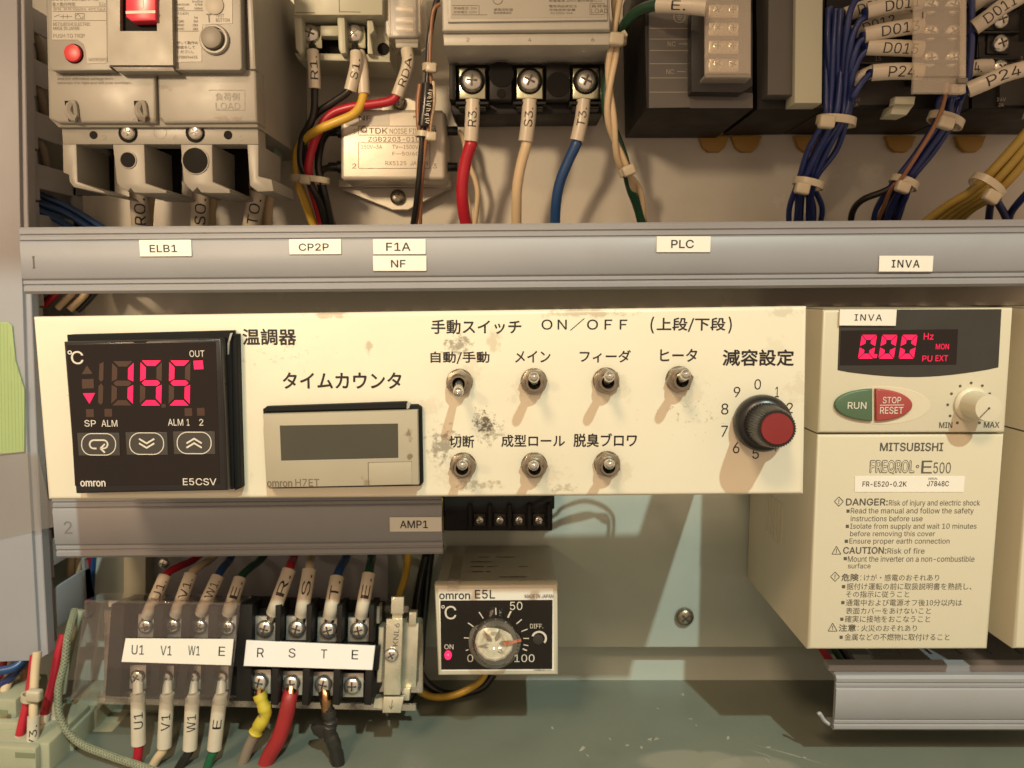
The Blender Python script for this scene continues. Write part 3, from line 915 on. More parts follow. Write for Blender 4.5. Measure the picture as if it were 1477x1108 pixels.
DK = (0.055, 0.04, 0.025)
stains(MT['panel'], [(P(x + dx, y + dy, DP), (r, r * .9), .2, (0.40, 0.31, 0.18), 330, 0.56) for x, y, dx, dy, r in ((663, 551, 14, -16, 9), (770, 550, -16, 10, 8), (874, 549, 18, 12, 8), (979, 547, 16, 20, 9), (668, 671, -18, 14, 10), (771, 671, 20, 10, 9), (876, 669, 18, 16, 8), (1150, 560, 0, 0, 9), (345, 700, 0, 0, 8), (620, 590, 0, 0, 7))])
stains(MT['panel'], [
    (P(697, 612, DP), (7, 8.5), 0.9, DK, 700, 0.61), (P(706, 622, DP), (10, 9), 0.5, DK, 500, 0.645), (P(660, 497, DP), (9, 6), 0.6, DK, 600, 0.60),
    (P(713, 492, DP), (5, 7), 0.35, (0.30, 0.22, 0.10), 260, 0.60), (P(532, 502, DP), (2.2, 4.5), 0.5, (0.25, 0.18, 0.09), 300, 0.64), (P(640, 642, DP), (10, 12), 0.6, DK, 520, 0.62),
    (P(690, 700, DP), (22, 5), 0.5, (0.20, 0.14, 0.06), 420, 0.66), (P(1130, 450, DP), (12, 3), 0.25, (0.22, 0.18, 0.10), 300, 0.60), (P(810, 704, DP), (14, 4), 0.45, (0.22, 0.16, 0.08), 420, 0.66),
    (P(850, 452, DP), (30, 2.6), 0.5, (0.30, 0.22, 0.12), 200, 0.60), (P(480, 453, DP), (12, 2.5), 0.5, (0.30, 0.16, 0.08), 250, 0.58), (P(400, 505, DP), (60, 30), 0.5, (0.2, 0.15, 0.07), 520, 0.80),
    (P(1000, 600, DP), (60, 30), 0.6, (0.15, 0.10, 0.05), 620, 0.82), (P(1120, 500, DP), (7, 7), 0.12, (0.32, 0.26, 0.13), 260, 0.60), (P(100, 580, DP), (14, 40), 0.5, (0.2, 0.15, 0.07), 500, 0.82),
])
PANEL = t

# ------------------------------------------------------------------ temperature controller
SEGS = 'abcdefg'
def seg7(m_on, m_off, t, x0, y0, x1, y1, on, yl, slant=0.0, w=0.20, gap=0.05):
    """seven-segment figure in the pixel box; on: string of lit segments"""
    W_ = x1 - x0; H_ = y1 - y0; k = W_ * w; g = W_ * gap
    def q(x, y): return (x0 + x + slant * (H_ - y) , y0 + y)
    hy = H_ / 2
    def hseg(y, trap):
        if trap == 't': return [(g, y), (W_ - g, y), (W_ - g - k, y + k), (g + k, y + k)]
        if trap == 'b': return [(g + k, y - k), (W_ - g - k, y - k), (W_ - g, y), (g, y)]
        return [(g * 1.5, y), (g + k * .6, y - k / 2), (W_ - g - k * .6, y - k / 2), (W_ - g * 1.5, y), (W_ - g - k * .6, y + k / 2), (g + k * .6, y + k / 2)]
    def vseg(x, ya, yb, left, lowhalf):
        if left: return [(x, ya + g * 1.6), (x + k, ya + g * 1.6 + k * (1 if not lowhalf else .5)), (x + k, yb - g * 1.6 - k * (.5 if not lowhalf else 1)), (x, yb - g * 1.6)]
        return [(x, ya + g * 1.6), (x, yb - g * 1.6), (x - k, yb - g * 1.6 - k * (.5 if not lowhalf else 1)), (x - k, ya + g * 1.6 + k * (1 if not lowhalf else .5))]
    S = {'a': hseg(0, 't'), 'd': hseg(H_, 'b'), 'g': hseg(hy, 'm'), 'f': vseg(0, 0, hy, True, False), 'e': vseg(0, hy, H_, True, True), 'b': vseg(W_, 0, hy, False, False), 'c': vseg(W_, hy, H_, False, True)}
    for s_, pts in S.items():
        (m_on if s_ in on else m_off).psheet(t, [q(*p) for p in pts], yl)

DT = 229.5
t = Thing('temperature_controller', 'square black temperature controller showing a red lit 155', 'controller', 210, 600, DT)
TC = t
m = MB().ppoly(t, [(91, 493), (319, 488), (328, 708), (108.5, 712.5)], 0, 7.0, 0.9, 3)
body = t.part('bezel', m, MT['black'])
m = MB().ppoly(t, [(96, 483), (333, 477), (333, 500), (337, 706), (112, 712)], 4.2, 4.2, 0.3, 1)
m.ppoly(t, [(333.5, 482), (342, 482), (345, 600), (348, 704), (338, 708), (333, 600)], 5.2, 3.2, 0.4, 1)
ad = t.part('mounting_gasket', m, MT['rubber'])
m = MB().ppoly(t, [(332, 481), (335.5, 480), (331, 494), (330, 511), (328.5, 512), (328, 496)], 3.9, 0.2)
t.part('torn_edge', m, MT['labelpale'], ad, False)
m = MB().ppoly(t, [(96, 498), (311, 493), (317, 698), (108, 701)], -0.15, 0.2, 0.05, 1)
m.ppoly(t, [(190, 492.2), (212, 491.8), (210, 494.6), (193, 494.8)], -0.1, 0.2)
win = t.part('front_sheet', m, MT['glassblack'], body)
on = MB(); off = MB()
yl = -0.22
# half digit, then 8-shaped cells: 1, 5, 5
for ya, yb in ((522, 551), (553, 584)):
    off.psheet(t, [(143.5, ya + 3), (149.5, ya), (149.0, yb - 3), (145.5, yb), (142.5, yb - 4)] if ya < 550 else [(142, ya + 4), (146, ya), (149, ya + 4), (148.5, yb - 4), (146, yb), (141.5, yb - 3)], yl)
seg7(on, off, t, 160.5, 521, 191.5, 585, 'bc', yl, 0.02, 0.25)
seg7(on, off, t, 201.5, 520, 232.5, 585, 'afgcd', yl, 0.02, 0.25)
seg7(on, off, t, 243, 520, 273.5, 585, 'afgcd', yl, 0.02, 0.25)
off.psheet(t, [(118, 540), (133.5, 539), (125.5, 527)], yl)
off.psheet(t, [(118, 547), (135, 546.5), (135.5, 560), (118.5, 560.5)], yl)
on.psheet(t, [(119.5, 567.5), (137, 567), (129, 582.5)], yl)
on.psheet(t, [(279, 520.5), (292.5, 520), (293.5, 532.5), (280, 533)], yl)
for x, y in ((124, 590.5), (150.5, 590), (266, 589), (284, 588.5)):
    off.psheet(t, [(x, y), (x + 11, y - .3), (x + 11.5, y + 11), (x + .5, y + 11.3)], yl)
off.psheet(t, [(233, 583), (239, 583), (239, 588), (233, 588)], yl)
t.part('unlit_segments', off, MT['off'], body, False)
t.part('lit_segments', on, MT['led'], body, False)
m = MB()
m.ptext(t, '°', (97.5, 505.5, 103.5, 511.5), -0.22, .02); m.ptext(t, 'C', (103, 506.5, 119.5, 525.5), -0.22, .01)
for s_, b_, bo in (('OUT', (273.5, 505.5, 294.5, 515), .0), ('SP', (122, 606, 138, 615.5), .005), ('ALM', (146.5, 606, 169, 615.5), .005), ('ALM', (242.5, 604.5, 264, 614), .005), ('1', (269.5, 604.5, 273, 614), .005), ('2', (287.5, 604.5, 293, 614), .005),
                   ('omron', (116, 693.5, 152, 702), .05), ('E5CSV', (264, 690, 312, 700), .01)):
    m.ptext(t, s_, b_, -0.22, bo)
t.part('lettering', m, MT['whiteink'], body, False)
for kx0, ky0, kx1, ky1, ic in ((112, 624.5, 172.5, 657.5, 'loop'), (181.5, 623.5, 241.5, 656.5, 'down'), (250, 622.5, 310, 655.5, 'up')):
    kb = t.part('key', MB().pbox(t, kx0, ky0, kx1, ky1, -0.35, 0.4, 0.12, 1), MT['key'], body)
    m = MB(); cx, cy = (kx0 + kx1) / 2, (ky0 + ky1) / 2
    rx, ry, r = 24.5, 15.5, 14.5
    loop = []
    for a in range(0, 360, 6):
        ca, sa = math.cos(R(a)), math.sin(R(a))
        loop.append((cx + (rx - r) * (1 if ca > 0 else -1) + r * ca, cy + (ry - r) * (1 if sa > 0 else -1) + r * sa))
    for i in range(len(loop)): m.pline(t, loop[i], loop[(i + 1) % len(loop)], 1.3, -0.42)
    if ic == 'loop':
        pp = [(cx - 3, cy + 6)] + [(cx - 7 + 6.0 * math.cos(R(a)), cy + 6.0 * math.sin(R(a)) * 1.0) for a in range(90, 271, 20)] + [(cx + 7 + 6.0 * math.cos(R(a)), cy + 6.0 * math.sin(R(a))) for a in range(-90, 75, 20)] + [(cx + 4, cy + 6)]
        for i in range(len(pp) - 1): m.pline(t, pp[i], pp[i + 1], 2.4, -0.43)
        m.pline(t, (cx + 9, cy - 0.5), (cx + 2.5, cy + 6), 2.4, -0.44); m.pline(t, (cx + 2.5, cy + 6), (cx + 9, cy + 12), 2.4, -0.44)
    else:
        sgn = 1 if ic == 'down' else -1
        for dy in (-3.5 * sgn, 3.0 * sgn):
            m.pline(t, (cx - 11, cy - 3.5 * sgn + dy), (cx + .6, cy + 3.5 * sgn + dy), 2.4, -0.43); m.pline(t, (cx - .6, cy + 3.5 * sgn + dy), (cx + 11, cy - 3.5 * sgn + dy), 2.4, -0.44)
    kb['label'] = {'loop': 'key with a returning arrow', 'down': 'key with two chevrons pointing down', 'up': 'key with two chevrons pointing up'}[ic]
    t.part('icon', m, MT['whiteink'], kb, False)

# ------------------------------------------------------------------ time counter
DC = 233.0
t = Thing('time_counter', 'beige time counter with a blank grey display in a black gasket', 'counter', 492, 645, DC)
m = MB().ppoly(t, [(383, 587), (586, 580), (586, 589), (383, 594)], 1.8, 2.6, 0.2, 1)
m.ppoly(t, [(379, 590), (383, 588), (602, 584), (608, 588), (610, 697), (606, 701), (388, 705)], 2.6, 2.2, 0.3, 1)
ga = t.part('mounting_gasket', m, MT['rubber'])
m = MB().ppoly(t, [(586.5, 582), (593, 580.5), (590, 589), (586.5, 590)], 2.3, 0.2)
t.part('torn_edge', m, MT['labelpale'], ga, False)
m = MB().ppoly(t, [(379, 598), (602, 592), (604, 699.5), (384.5, 704)], 0, 4.6, 0.45, 2)
b = t.part('bezel', m, MT['beigecase'])
m = MB().ppoly(t, [(403.5, 614.5), (574, 611.5), (575, 662.5), (405, 666.5)], -0.04, 0.06)
t.part('window_edge', m, MT['labelpale'], b, False)
m = MB().ppoly(t, [(403.5, 614), (574, 611), (574.5, 660.5), (405.5, 664.5)], -0.10, 0.15)
t.part('display', m, MT['lcd'], b)
m = MB().ppoly(t, [(531.5, 668), (593.5, 666.5), (594.5, 699), (532, 700.5)], -0.30, 0.35, 0.25, 2)
t.part('cover_flap', m, MT['beigecase'], b)
m = MB()
for a_, c_ in (((531, 667.5), (594, 666)), ((531, 667.5), (531.5, 701))): m.pline(t, a_, c_, 1.0, -0.05)
t.part('seam', m, mat('shadow_gap', (0.16, 0.13, 0.08), 0.6), b, False)
m = MB(); m.ptext(t, 'omron', (385, 694, 421.5, 702.5), -0.06, .05); m.ptext(t, 'H7ET', (426, 691, 460.5, 701.5), -0.06, .012)
t.part('lettering', m, mat('brown_grey_print', (0.15, 0.12, 0.08), 0.5), b, False)
stains(MT['beigecase'], [(P(590, 628, DC), (3, 5), 0.7, (0.1, 0.06, 0.03), 300, 0.66), (P(530, 695, DC), (4, 3), 0.5, (0.15, 0.1, 0.05), 400, 0.62), (P(591, 659, DC), (1.2, 1.2), 0.7, (0.12, 0.08, 0.04), 400, 0.45)])

# ------------------------------------------------------------------ toggle switches
SW = [((663, 551), (661, 567), 'toggle switch under the lettering 自動/手動, its lever flipped down', 8),
      ((770, 550), (770, 543), 'toggle switch under the lettering メイン, lever up', 24),
      ((874, 549), (879.5, 542), 'toggle switch under the lettering フィーダ, lever up', -8),
      ((979, 547), (990, 539), 'toggle switch under the lettering ヒータ, lever up and to the right', 18),
      ((668, 671), (667, 670), 'toggle switch under the lettering 切断', 20),
      ((770.5, 671), (769.5, 671), 'toggle switch under the lettering 成型ロール', 28),
      ((875.5, 669), (879.5, 669), 'toggle switch under the lettering 脱臭ブロワ', -10)]
proto = Thing('toggle_switch', 'x', 'toggle switch', 0, 0, DP, group='toggle switches on the cream panel')
m = MB(); m.cyl((0, 0, 0), (0, -1, 0), 4.15, 0.35, 28); proto.part('washer', m, MT['nickel'])
m = MB(); m.cyl((0, -0.3, 0), (0, -1, 0), 4.3, 2.0, 6, bev=0.35); nut = proto.part('hex_nut', m, MT['nickel'])
m = MB()
prof = []
for k in range(6):
    prof += [(3.0, 2.2 + k * .45), (2.75, 2.4 + k * .45)]
prof = [(3.05, 0.0)] + prof + [(2.9, 4.9), (2.55, 5.3), (1.95, 5.3), (1.7, 3.2), (0.0, 3.0)]
m.lathe((0, 0, 0), (0, -1, 0), prof, 28, close=False)
bush = proto.part('threaded_bushing', m, MT['nickel'])
m = MB().cyl((0, -3.05, 0), (0, -1, 0), 1.85, 0.3, 24)
proto.part('socket_hole', m, MT['slot'], bush)
m = MB(); m.lathe((0, 0, 0), (0, 0, 1), [(1.05, 0.0), (1.15, 3.0), (1.45, 9.0), (1.55, 11.5), (1.35, 12.6), (0.75, 13.2), (0.0, 13.4)], 20, close=False)
lev = proto.part('lever', m, MT['steel'])
for i, (b_, tip, lab, nr) in enumerate(SW):
    r_ = proto.o if i == 0 else dup(proto.o)
    base = P(*b_, DP); r_.location = W(base); r_['label'] = lab
    piv = base + Vector((0, -3.0, 0))
    d = (P(*tip, DP - 16.0) - piv).normalized()
    for ch in r_.children:
        k = ch.name.split('.')[0]
        if k == 'lever':
            ch.location = Vector((0, -0.003, 0)); ch.rotation_euler = d.to_track_quat('Z', 'Y').to_euler()
        if k == 'hex_nut': ch.rotation_euler = (0, R(nr), 0)

# ------------------------------------------------------------------ rotary knob with red cap
kc = P(1097.5, 609.5, DP)
t = Thing('rotary_knob', 'black fluted rotary knob with a dark red cap amid a ring of digits', 'knob', 1097.5, 609.5, DP)
m = MB(); m.lathe((0, 0, 0), (0, -1, 0), [(8.6, 0.6), (8.9, 1.2), (8.9, 3.0), (8.6, 4.4), (7.6, 5.6), (6.4, 6.2), (0, 6.2)], 48, close=True)
sk = t.part('skirt', m, MT['black'])
m = MB(); n = 44; pr = []
lay = [(6.4, 5.6), (6.15, 8.5), (5.7, 15.0), (5.4, 18.2), (5.05, 18.8)]
vs = []; fs = []
for i in range(n * 2):
    a = math.pi * i / n
    for r, h in lay:
        q = r + (0.0 if i % 2 else 0.32)
        vs.append((q * math.cos(a), -h, q * math.sin(a)))
nl = len(lay)
for i in range(n * 2):
    j = (i + 1) % (n * 2)
    for k in range(nl - 1): fs.append((i * nl + k, j * nl + k, j * nl + k + 1, i * nl + k + 1))
fs.append(tuple(i * nl + nl - 1 for i in range(n * 2)))
m.add(vs, fs)
t.part('fluted_grip', m, MT['black'])
m = MB(); m.lathe((0, -18.2, 0), (0, -1, 0), [(4.6, 0), (4.6, 0.9), (4.45, 1.15), (0, 1.2)], 40, close=False)
t.part('cap', m, MT['redcap'])
# lean: the shaft points slightly up, as it does in the photograph
d = (P(1121.5, 619, DP - 19.4) - kc).normalized()
t.o.rotation_euler = (Vector((0, -1, 0)).rotation_difference(d)).to_euler()
# ------------------------------------------------------------------ inverter (and its neighbour at the right edge)
DI = 270.0
t = Thing('inverter', 'tall pale inverter with red lit 0.00 display, green and red keys', 'inverter', 1310, 690, DI, group='pale inverters on the back plate')
INV = t
# lower body and cover
m = MB().ppoly(t, [(1179, 627), (1449.5, 626.5), (1425, 937), (1165, 937.5)], 0, 73, 1.2, 3)
cov = t.part('front_cover', m, MT['inverter'])
m = MB().ppoly(t, [(1187.5, 447.5), (1462, 444), (1450, 624.3), (1179.5, 624.8)], -0.5, 73, 1.0, 3)
up = t.part('operation_panel', m, MT['inverter'])
# hinge lip at the top and side notch, vents
m = MB().pbox(t, 1187, 443.5, 1462, 449, 4, 40, 0.5, 1)
t.part('top_lip', m, MT['plcbase'])
a = t.L(1165.5, 937, 0); xs = t.L(1172, 780, 0).x
m = MB()
sx = (a.x + t.L(1187, 447, 0).x) / 2
for k in range(6):
    zt_ = t.L(1120, 728, 30).z
    m.box((t.L(1178, 750, 0).x - 1.6, 30 + k * 3.6, zt_ - 17), (t.L(1178, 750, 0).x - 0.5, 31.6 + k * 3.6, zt_), 0.2, 1)
    pass
t.part('vent_grooves', m, MT['inverter'])
m = MB()
m.box((t.L(1177, 735, 0).x - 0.5, 3.5, t.L(1170, 783, 3).z), (t.L(1177, 735, 0).x + 1, 8.5, t.L(1170, 718, 3).z), 0.3, 1)
t.part('cover_latch', m, MT['inverter'])
# dark display window with bowed lower edge
pts = [(1211.5, 447), (1445, 446), (1440.5, 530)]
for k in range(1, 14):
    f = k / 14; x = 1440 + (1208.5 - 1440) * f
    pts.append((x, 531 + 4 * f + 11.0 * math.sin(math.pi * f)))
pts += [(1208.5, 534)]
wn = t.part('display_surround', MB().ppoly(t, pts, -0.75, 0.6, 0.15, 1), MT['panelgrey'], up)
t.part('display', MB().ppoly(t, [(1213, 477), (1382, 475), (1379.5, 526), (1211.5, 527)], -0.85, 0.2), MT['glassblack'], up)
on = MB(); off = MB()
for x0 in (1237.5, 1267, 1296):
    seg7(on, off, t, x0, 483, x0 + 22, 517.5, 'abcdef', -0.95, 0.16, 0.33, 0.03)
off = None
on.ppoly(t, [(1260, 511), (1265.5, 511), (1264.5, 516.5), (1259.5, 516.5)], -0.95, 0.05)
t.part('lit_segments', on, MT['led'], up, False)
m = MB()
for s_, b_ in (('Hz', (1332, 480.5, 1347, 490)), ('MON', (1349.5, 496, 1369, 504)), ('PU', (1330, 513, 1345, 521.5)), ('EXT', (1349, 512.5, 1367.5, 521))): m.ptext(t, s_, b_, -0.95, .02)
t.part('lit_legends', m, MT['ledtext'], up, False)
# keys in their oval recess
def oval(cx, cy, rx, ry, n=40): return [(cx + rx * math.cos(2 * math.pi * i / n), cy + ry * math.sin(2 * math.pi * i / n)) for i in range(n)]
m = MB()
ov = oval(1273, 585, 69, 27.5)
for k in range(3):
    pass
m.ppoly(t, ov, -0.62, 0.3, 0.12, 1)
t.part('key_recess', m, mat('key_recess_plastic', (0.62, 0.57, 0.43), 0.42), up)  # oval recess in nearly the same tone as the case
def half(cx, cy, rx, ry, side, cut):
    p = []
    n = 24
    lim = math.acos(min(1, cut / rx))
    for i in range(n + 1):
        a = -lim + 2 * lim * i / n
        p.append((cx + side * rx * math.cos(a), cy + ry * math.sin(a)))
    return p
k1 = t.part('key', MB().ppoly(t, half(1261, 584.5, 56.5, 23.5, -1, 2), -1.9, 1.5, 0.6, 3), MT['green'], up)
k2 = t.part('key', MB().ppoly(t, half(1261, 584.5, 56.0, 23.5, 1, 2.5), -1.9, 1.5, 0.6, 3), MT['stopred'], up)
k1['label'] = 'green RUN key'; k2['label'] = 'red STOP and RESET key'
m = MB(); m.ptext(t, 'RUN', (1222.5, 580, 1250, 590), -2.0, .02); m.ptext(t, 'STOP', (1273, 572.5, 1300, 582), -2.0, .012); m.ptext(t, 'RESET', (1269, 587, 1303, 597), -2.0, .012)
m.pline(t, (1269, 584.6), (1304, 584.2), 1.0, -2.0)
t.part('lettering', m, MT['whiteink'], up, False)
# dial
kc = t.L(1399, 582.5, 0)
m = MB(); m.lathe((kc.x, 0, kc.z), (0, -1, 0), [(6.1, 0.3), (6.1, 1.4), (5.7, 1.8), (4.95, 2.2), (4.7, 10.2), (4.5, 10.8), (0, 11)], 36, close=True)
dl = t.part('dial', m, MT['inverter'], up)
dl.rotation_euler = (0, 0, 0)
m = MB(); m.line((kc.x, -11.1, kc.z), (kc.x - 2.9, -11.1, kc.z - 3.2), 0.35); m.dot((kc.x, -11.1, kc.z), 0.4)
t.part('dial_mark', m, MT['greyink'], up, False)
m = MB()
for p in ((1381, 610), (1370.5, 600), (1367, 584), (1372.5, 568), (1385, 557), (1401, 552.5), (1417, 556.5), (1427.5, 568), (1413, 610)): m.dot(t.L(*p, -0.58), 0.5)
m.ptext(t, 'MIN', (1354.5, 609, 1374, 617.5), -0.58, .02); m.ptext(t, 'MAX', (1419, 608.5, 1442, 617), -0.58, .02)
t.part('dial_scale', m, MT['greyink'], up, False)
# printing on the cover
GI = MT['greyink']
m = MB(); yl = -0.08
m.ptext(t, 'MITSUBISHI', (1269, 638.5, 1361, 651), yl, .03)
for s_, b_, bo in (('E', (1328.5, 664.5, 1345, 683), .0), ('500', (1346, 667, 1372, 683), .0)): m.ptext(t, s_, b_, yl, bo)
m.arc(t.L(1323.5, 673, yl), 0.32, 0.6, 0, 360, 12)
t.part('lettering', m, GI, cov, False)
m = MB(); m.ptext(t, 'FREQROL', (1254, 663.5, 1320, 684), yl, .045); t.part('lettering', m, GI, cov, False)
m = MB(); m.ptext(t, 'FREQROL', (1255.2, 664.7, 1318.8, 682.8), yl - .05, .0); t.part('lettering', m, MT['inverter'], cov, False)
lb = t.part('rating_label', MB().pbox(t, 1233, 687, 1391, 710, -0.2, 0.2, 0.06, 1), MT['labelwhite'], cov)
m = MB()
for s_, b_, bo in (('FR-E520-0.2K', (1244, 694.5, 1308, 702), .015), ('SERIAL', (1339, 689, 1353, 692), .0), ('J7848C', (1337, 694, 1369, 701.5), .015)): m.ptext(t, s_, b_, -0.26, bo)
t.part('lettering', m, MT['ink'], cov, False)
TXT = [('DANGER:', (1220, 719, 1281, 729.3), .03), ('Risk of injury and electric shock', (1282, 721, 1414, 731.5), .0), ('Read the manual and follow the safety', (1227, 732.5, 1405, 742.8), .0),
       ('instructions before use', (1227, 744, 1331, 752), .0), ('Isolate from supply and wait 10 minutes', (1226, 755, 1409, 764.8), .0), ('before removing this cover', (1226, 766, 1349, 775.5), .0),
       ('Ensure proper earth connection', (1225, 776.5, 1370, 786.3), .0), ('CAUTION:', (1216, 789, 1279, 799), .03), ('Risk of fire', (1280, 790.5, 1334, 798.8), .0),
       ('Mount the inverter on a non-combustible', (1223, 802, 1406, 810.5), .0), ('surface', (1223, 812.5, 1256, 820), .0), ('危険', (1213.5, 827.5, 1239, 838.5), .02), (':', (1241, 830, 1242.5, 837.5), .0),
       ('けが・感電のおそれあり', (1246, 828.5, 1355, 838), .0), ('据付け運転の前に取扱説明書を熟読し、', (1221, 841, 1402, 851), .0), ('その指示に従うこと', (1220, 852.5, 1312, 862), .0),
       ('通電中および電源オフ後10分以内は', (1220, 864.5, 1388, 874.3), .0), ('表面カバーをあけないこと', (1220, 876.5, 1343, 886), .0), ('確実に接地をおこなうこと', (1218.5, 888, 1342, 898), .0),
       ('注意', (1209.5, 900.5, 1235, 911), .02), (':', (1237, 903, 1238.5, 910), .0), ('火災のおそれあり', (1242, 901.5, 1323, 911), .0), ('金属などの不燃物に取付けること', (1218, 914, 1370, 924), .0)]
m = MB()
for s_, b_, bo in TXT: m.ptext(t, s_, b_, yl, bo, 0, 2)
for x, y in ((1221, 735), (1220, 757), (1218.5, 778.5), (1217, 803.5), (1214.5, 844), (1213.5, 867), (1212, 891), (1211, 917)): m.ppoly(t, [(x, y), (x + 4.6, y), (x + 4.6, y + 4.6), (x, y + 4.6)], yl, 0.02)
def outline(pts, w):
    for i in range(len(pts)): m.pline(t, pts[i], pts[(i + 1) % len(pts)], w, yl - .004 * (i % 2))
for cx, cy in ((1210, 723.5), (1204.5, 832)): outline([(cx - 6.5, cy), (cx, cy - 6.8), (cx + 6.5, cy), (cx, cy + 6.8)], 1.1); m.ptext(t, '!', (cx - .8, cy - 3.4, cx + .8, cy + 3.4), yl, .03)
for cx, cy in ((1206.5, 794), (1201, 905)): outline([(cx - 6.5, cy + 5.5), (cx, cy - 6), (cx + 6.5, cy + 5.5)], 1.1); m.ptext(t, '!', (cx - .8, cy - 2.2, cx + .8, cy + 4), yl, .03)
t.part('warning_lettering', m, GI, cov, False)
sticker(1211, 446.5, 1293, 470, DI - 1.3, 'INVA', (1232.5, 453.5, 1272.5, 462.5), 'white name label reading INVA on the inverter above its red display', 0.3, bold=0.01, space=1.2)
for o in list(INV.o.children):
    pass
o2 = dup(INV.o, label='second pale inverter cut off by the right edge of the photo')
o2.location = W(INV.o0 + P(1462, 936, DI) - P(1165, 937, DI))

# wires under the inverters
for i, (pts, r, c, lab) in enumerate([([(1180, 925, 318), (1195, 950, 322), (1222, 985, 330)], 1.7, 'w_red', 'red wire dropping behind the lower right duct'),
                                      ([(1196, 925, 322), (1212, 950, 326), (1238, 985, 332)], 1.5, 'w_dkgreen', 'dark green wire dropping behind the lower right duct'),
                                      ([(1210, 925, 328), (1224, 950, 330), (1252, 985, 334)], 2.2, 'w_black', 'black wire dropping behind the lower right duct')]):
    wire('wire', lab, pts, r, MT[c], 'wires under the inverter')

# ------------------------------------------------------------------ thermostat with clear knob
DE = 288.0
t = Thing('thermostat', 'small box thermostat with a clear round knob and a lit red lamp', 'thermostat', 716, 910, DE)
m = MB().ppoly(t, [(626.5, 845), (804.5, 844), (805, 974), (632, 975)], 0, 5.0, 1.0, 3)
fr = t.part('bezel', m, MT['e5frame'])
m = MB().ppoly(t, [(629, 847), (802.5, 846), (803, 971), (634, 972)], 5.0, 50, 0.4, 1)
cs = t.part('case', m, MT['e5case'])
m = MB().pbox(t, 633, 852, 799, 966, -0.1, 0.2, 0.3, 2)
fs_ = t.part('face_sheet', MB().ppoly(t, [(632, 850), (798, 849), (799, 967.5), (637, 968.5)], -0.1, 0.2, 0.1, 1), MT['labelwhite'], fr)
t.part('dial_face', MB().ppoly(t, [(635, 866.5), (797, 865.5), (796.5, 965), (636.5, 966)], -0.22, 0.2), MT['glassblack'], fr)
m = MB(); m.ptext(t, 'omron', (633.5, 856, 678, 864.5), -0.3, .03); m.ptext(t, 'E5L', (685, 851, 714, 863.5), -0.3, .01); m.ptext(t, 'MADE IN JAPAN', (757, 857.5, 798, 863), -0.3, .0); m.ptext(t, 'OMRON CO.', (770, 965.5, 796, 967.7), -0.3, 0)
t.part('lettering', m, MT['ink'], fr, False)
m = MB(); yl = -0.32
m.ptext(t, '°', (636.5, 873, 641.5, 878), yl, .02); m.ptext(t, 'C', (641.5, 874, 658, 893.5), yl, .005)
for s_, b_ in (('50', (735.5, 868, 753.5, 880)), ('DIFF.', (764.5, 900, 783.5, 906.5)), ('0', (674, 944, 682.5, 955)), ('100', (742, 944, 771, 955)), ('ON', (641, 929.5, 654, 936.5))): m.ptext(t, s_, b_, yl, 0)
for a_, c_, w_ in (((697, 892), (691, 883), 1.5), ((683, 904), (675, 898.5), 1.5), ((676.5, 920.5), (669, 920), 1.4), ((676, 937), (672, 938.5), 1.4), ((715.3, 887), (715, 877), 1.6), ((732.5, 891), (737, 881.5), 2.4), ((745, 900), (752.5, 893.5), 1.5),
                   ((752, 911), (761, 907.5), 1.4), ((755, 921), (763, 921), 1.4), ((755, 930), (762, 931.5), 1.4), ((754, 936), (760, 938.5), 2.0)): m.pline(t, a_, c_, w_, yl)
c = t.L(777.5, 921, yl); m.arc(c, 2.3, 3.1, -40, 160, 20)
t.part('scale_lettering', m, MT['whiteink'], fr, False)
c = t.L(776, 922, 0); t.part('trimmer', MB().cyl((c.x, 0.2, c.z), (0, -1, 0), 2.1, 0.9, 20, bev=0.25), MT['plcgrey'], fr)
c = t.L(646.5, 944, 0); m = MB(); m.ball((c.x, -0.6, c.z), 1.55, (0.95, 1.3, 1.15)); t.part('lamp', m, mat('lit_lamp', (0.5, 0.02, 0.08), 0.3, emit=(1.0, 0.02, 0.10), estr=1.3), fr)
kc = t.L(713.5, 924, 0)
ax = (P(716, 927.5, DE - 11) - t.o0) - Vector((kc.x, 0, kc.z)); ax.normalize()
m = MB(); m.lathe((kc.x, -0.3, kc.z), ax, [(10.2, 0.0), (10.2, 1.1), (9.8, 1.4), (8.9, 1.8), (8.5, 9.2), (8.1, 10.2), (6.4, 10.8), (5.6, 10.3), (5.2, 9.4), (4.6, 4.5), (3.0, 3.6), (0, 3.4)], 40, close=False)
kn = t.part('knob', m, MT['clearknob'])
m = MB(); m.lathe((kc.x, -0.4, kc.z), ax, [(7.6, 0.15), (7.4, 0.5), (6.9, 1.2), (5.0, 1.7), (2.5, 3.0), (0.0, 3.2)], 12, close=False)
t.part('knob_core', m, mat('milky_knob_core', (0.74, 0.71, 0.62), 0.22, var=0.15, vs=400, rvar=0.1), kn)
m = MB()
for k in range(6):
    a = R(60 * k + 10); d = Vector((math.cos(a), 0, math.sin(a)))
    m.prism([Vector((kc.x, -3.4, kc.z)) + d * 1.2, Vector((kc.x, -3.9, kc.z)) + d * 3.0 + Vector((-d.z, 0, d.x)) * .8, Vector((kc.x, -3.0, kc.z)) + d * 6.6, Vector((kc.x, -3.9, kc.z)) + d * 3.0 - Vector((-d.z, 0, d.x)) * .8], (0, 0.8, 0))
t.part('knob_ribs', m, MT['solder'], kn)
pa = t.L(716.5, 928.5, -9); pb_ = t.L(755, 920, -3)
m = MB(); m.prism([t.L(726, 927.5, -4.6), t.L(751.5, 922, -2.4), t.L(752, 925.5, -2.4), t.L(728, 930.5, -4.6)], (0, 0.4, 0)); t.part('pointer', m, mat('orange_pointer', (0.62, 0.16, 0.07), 0.4), kn)
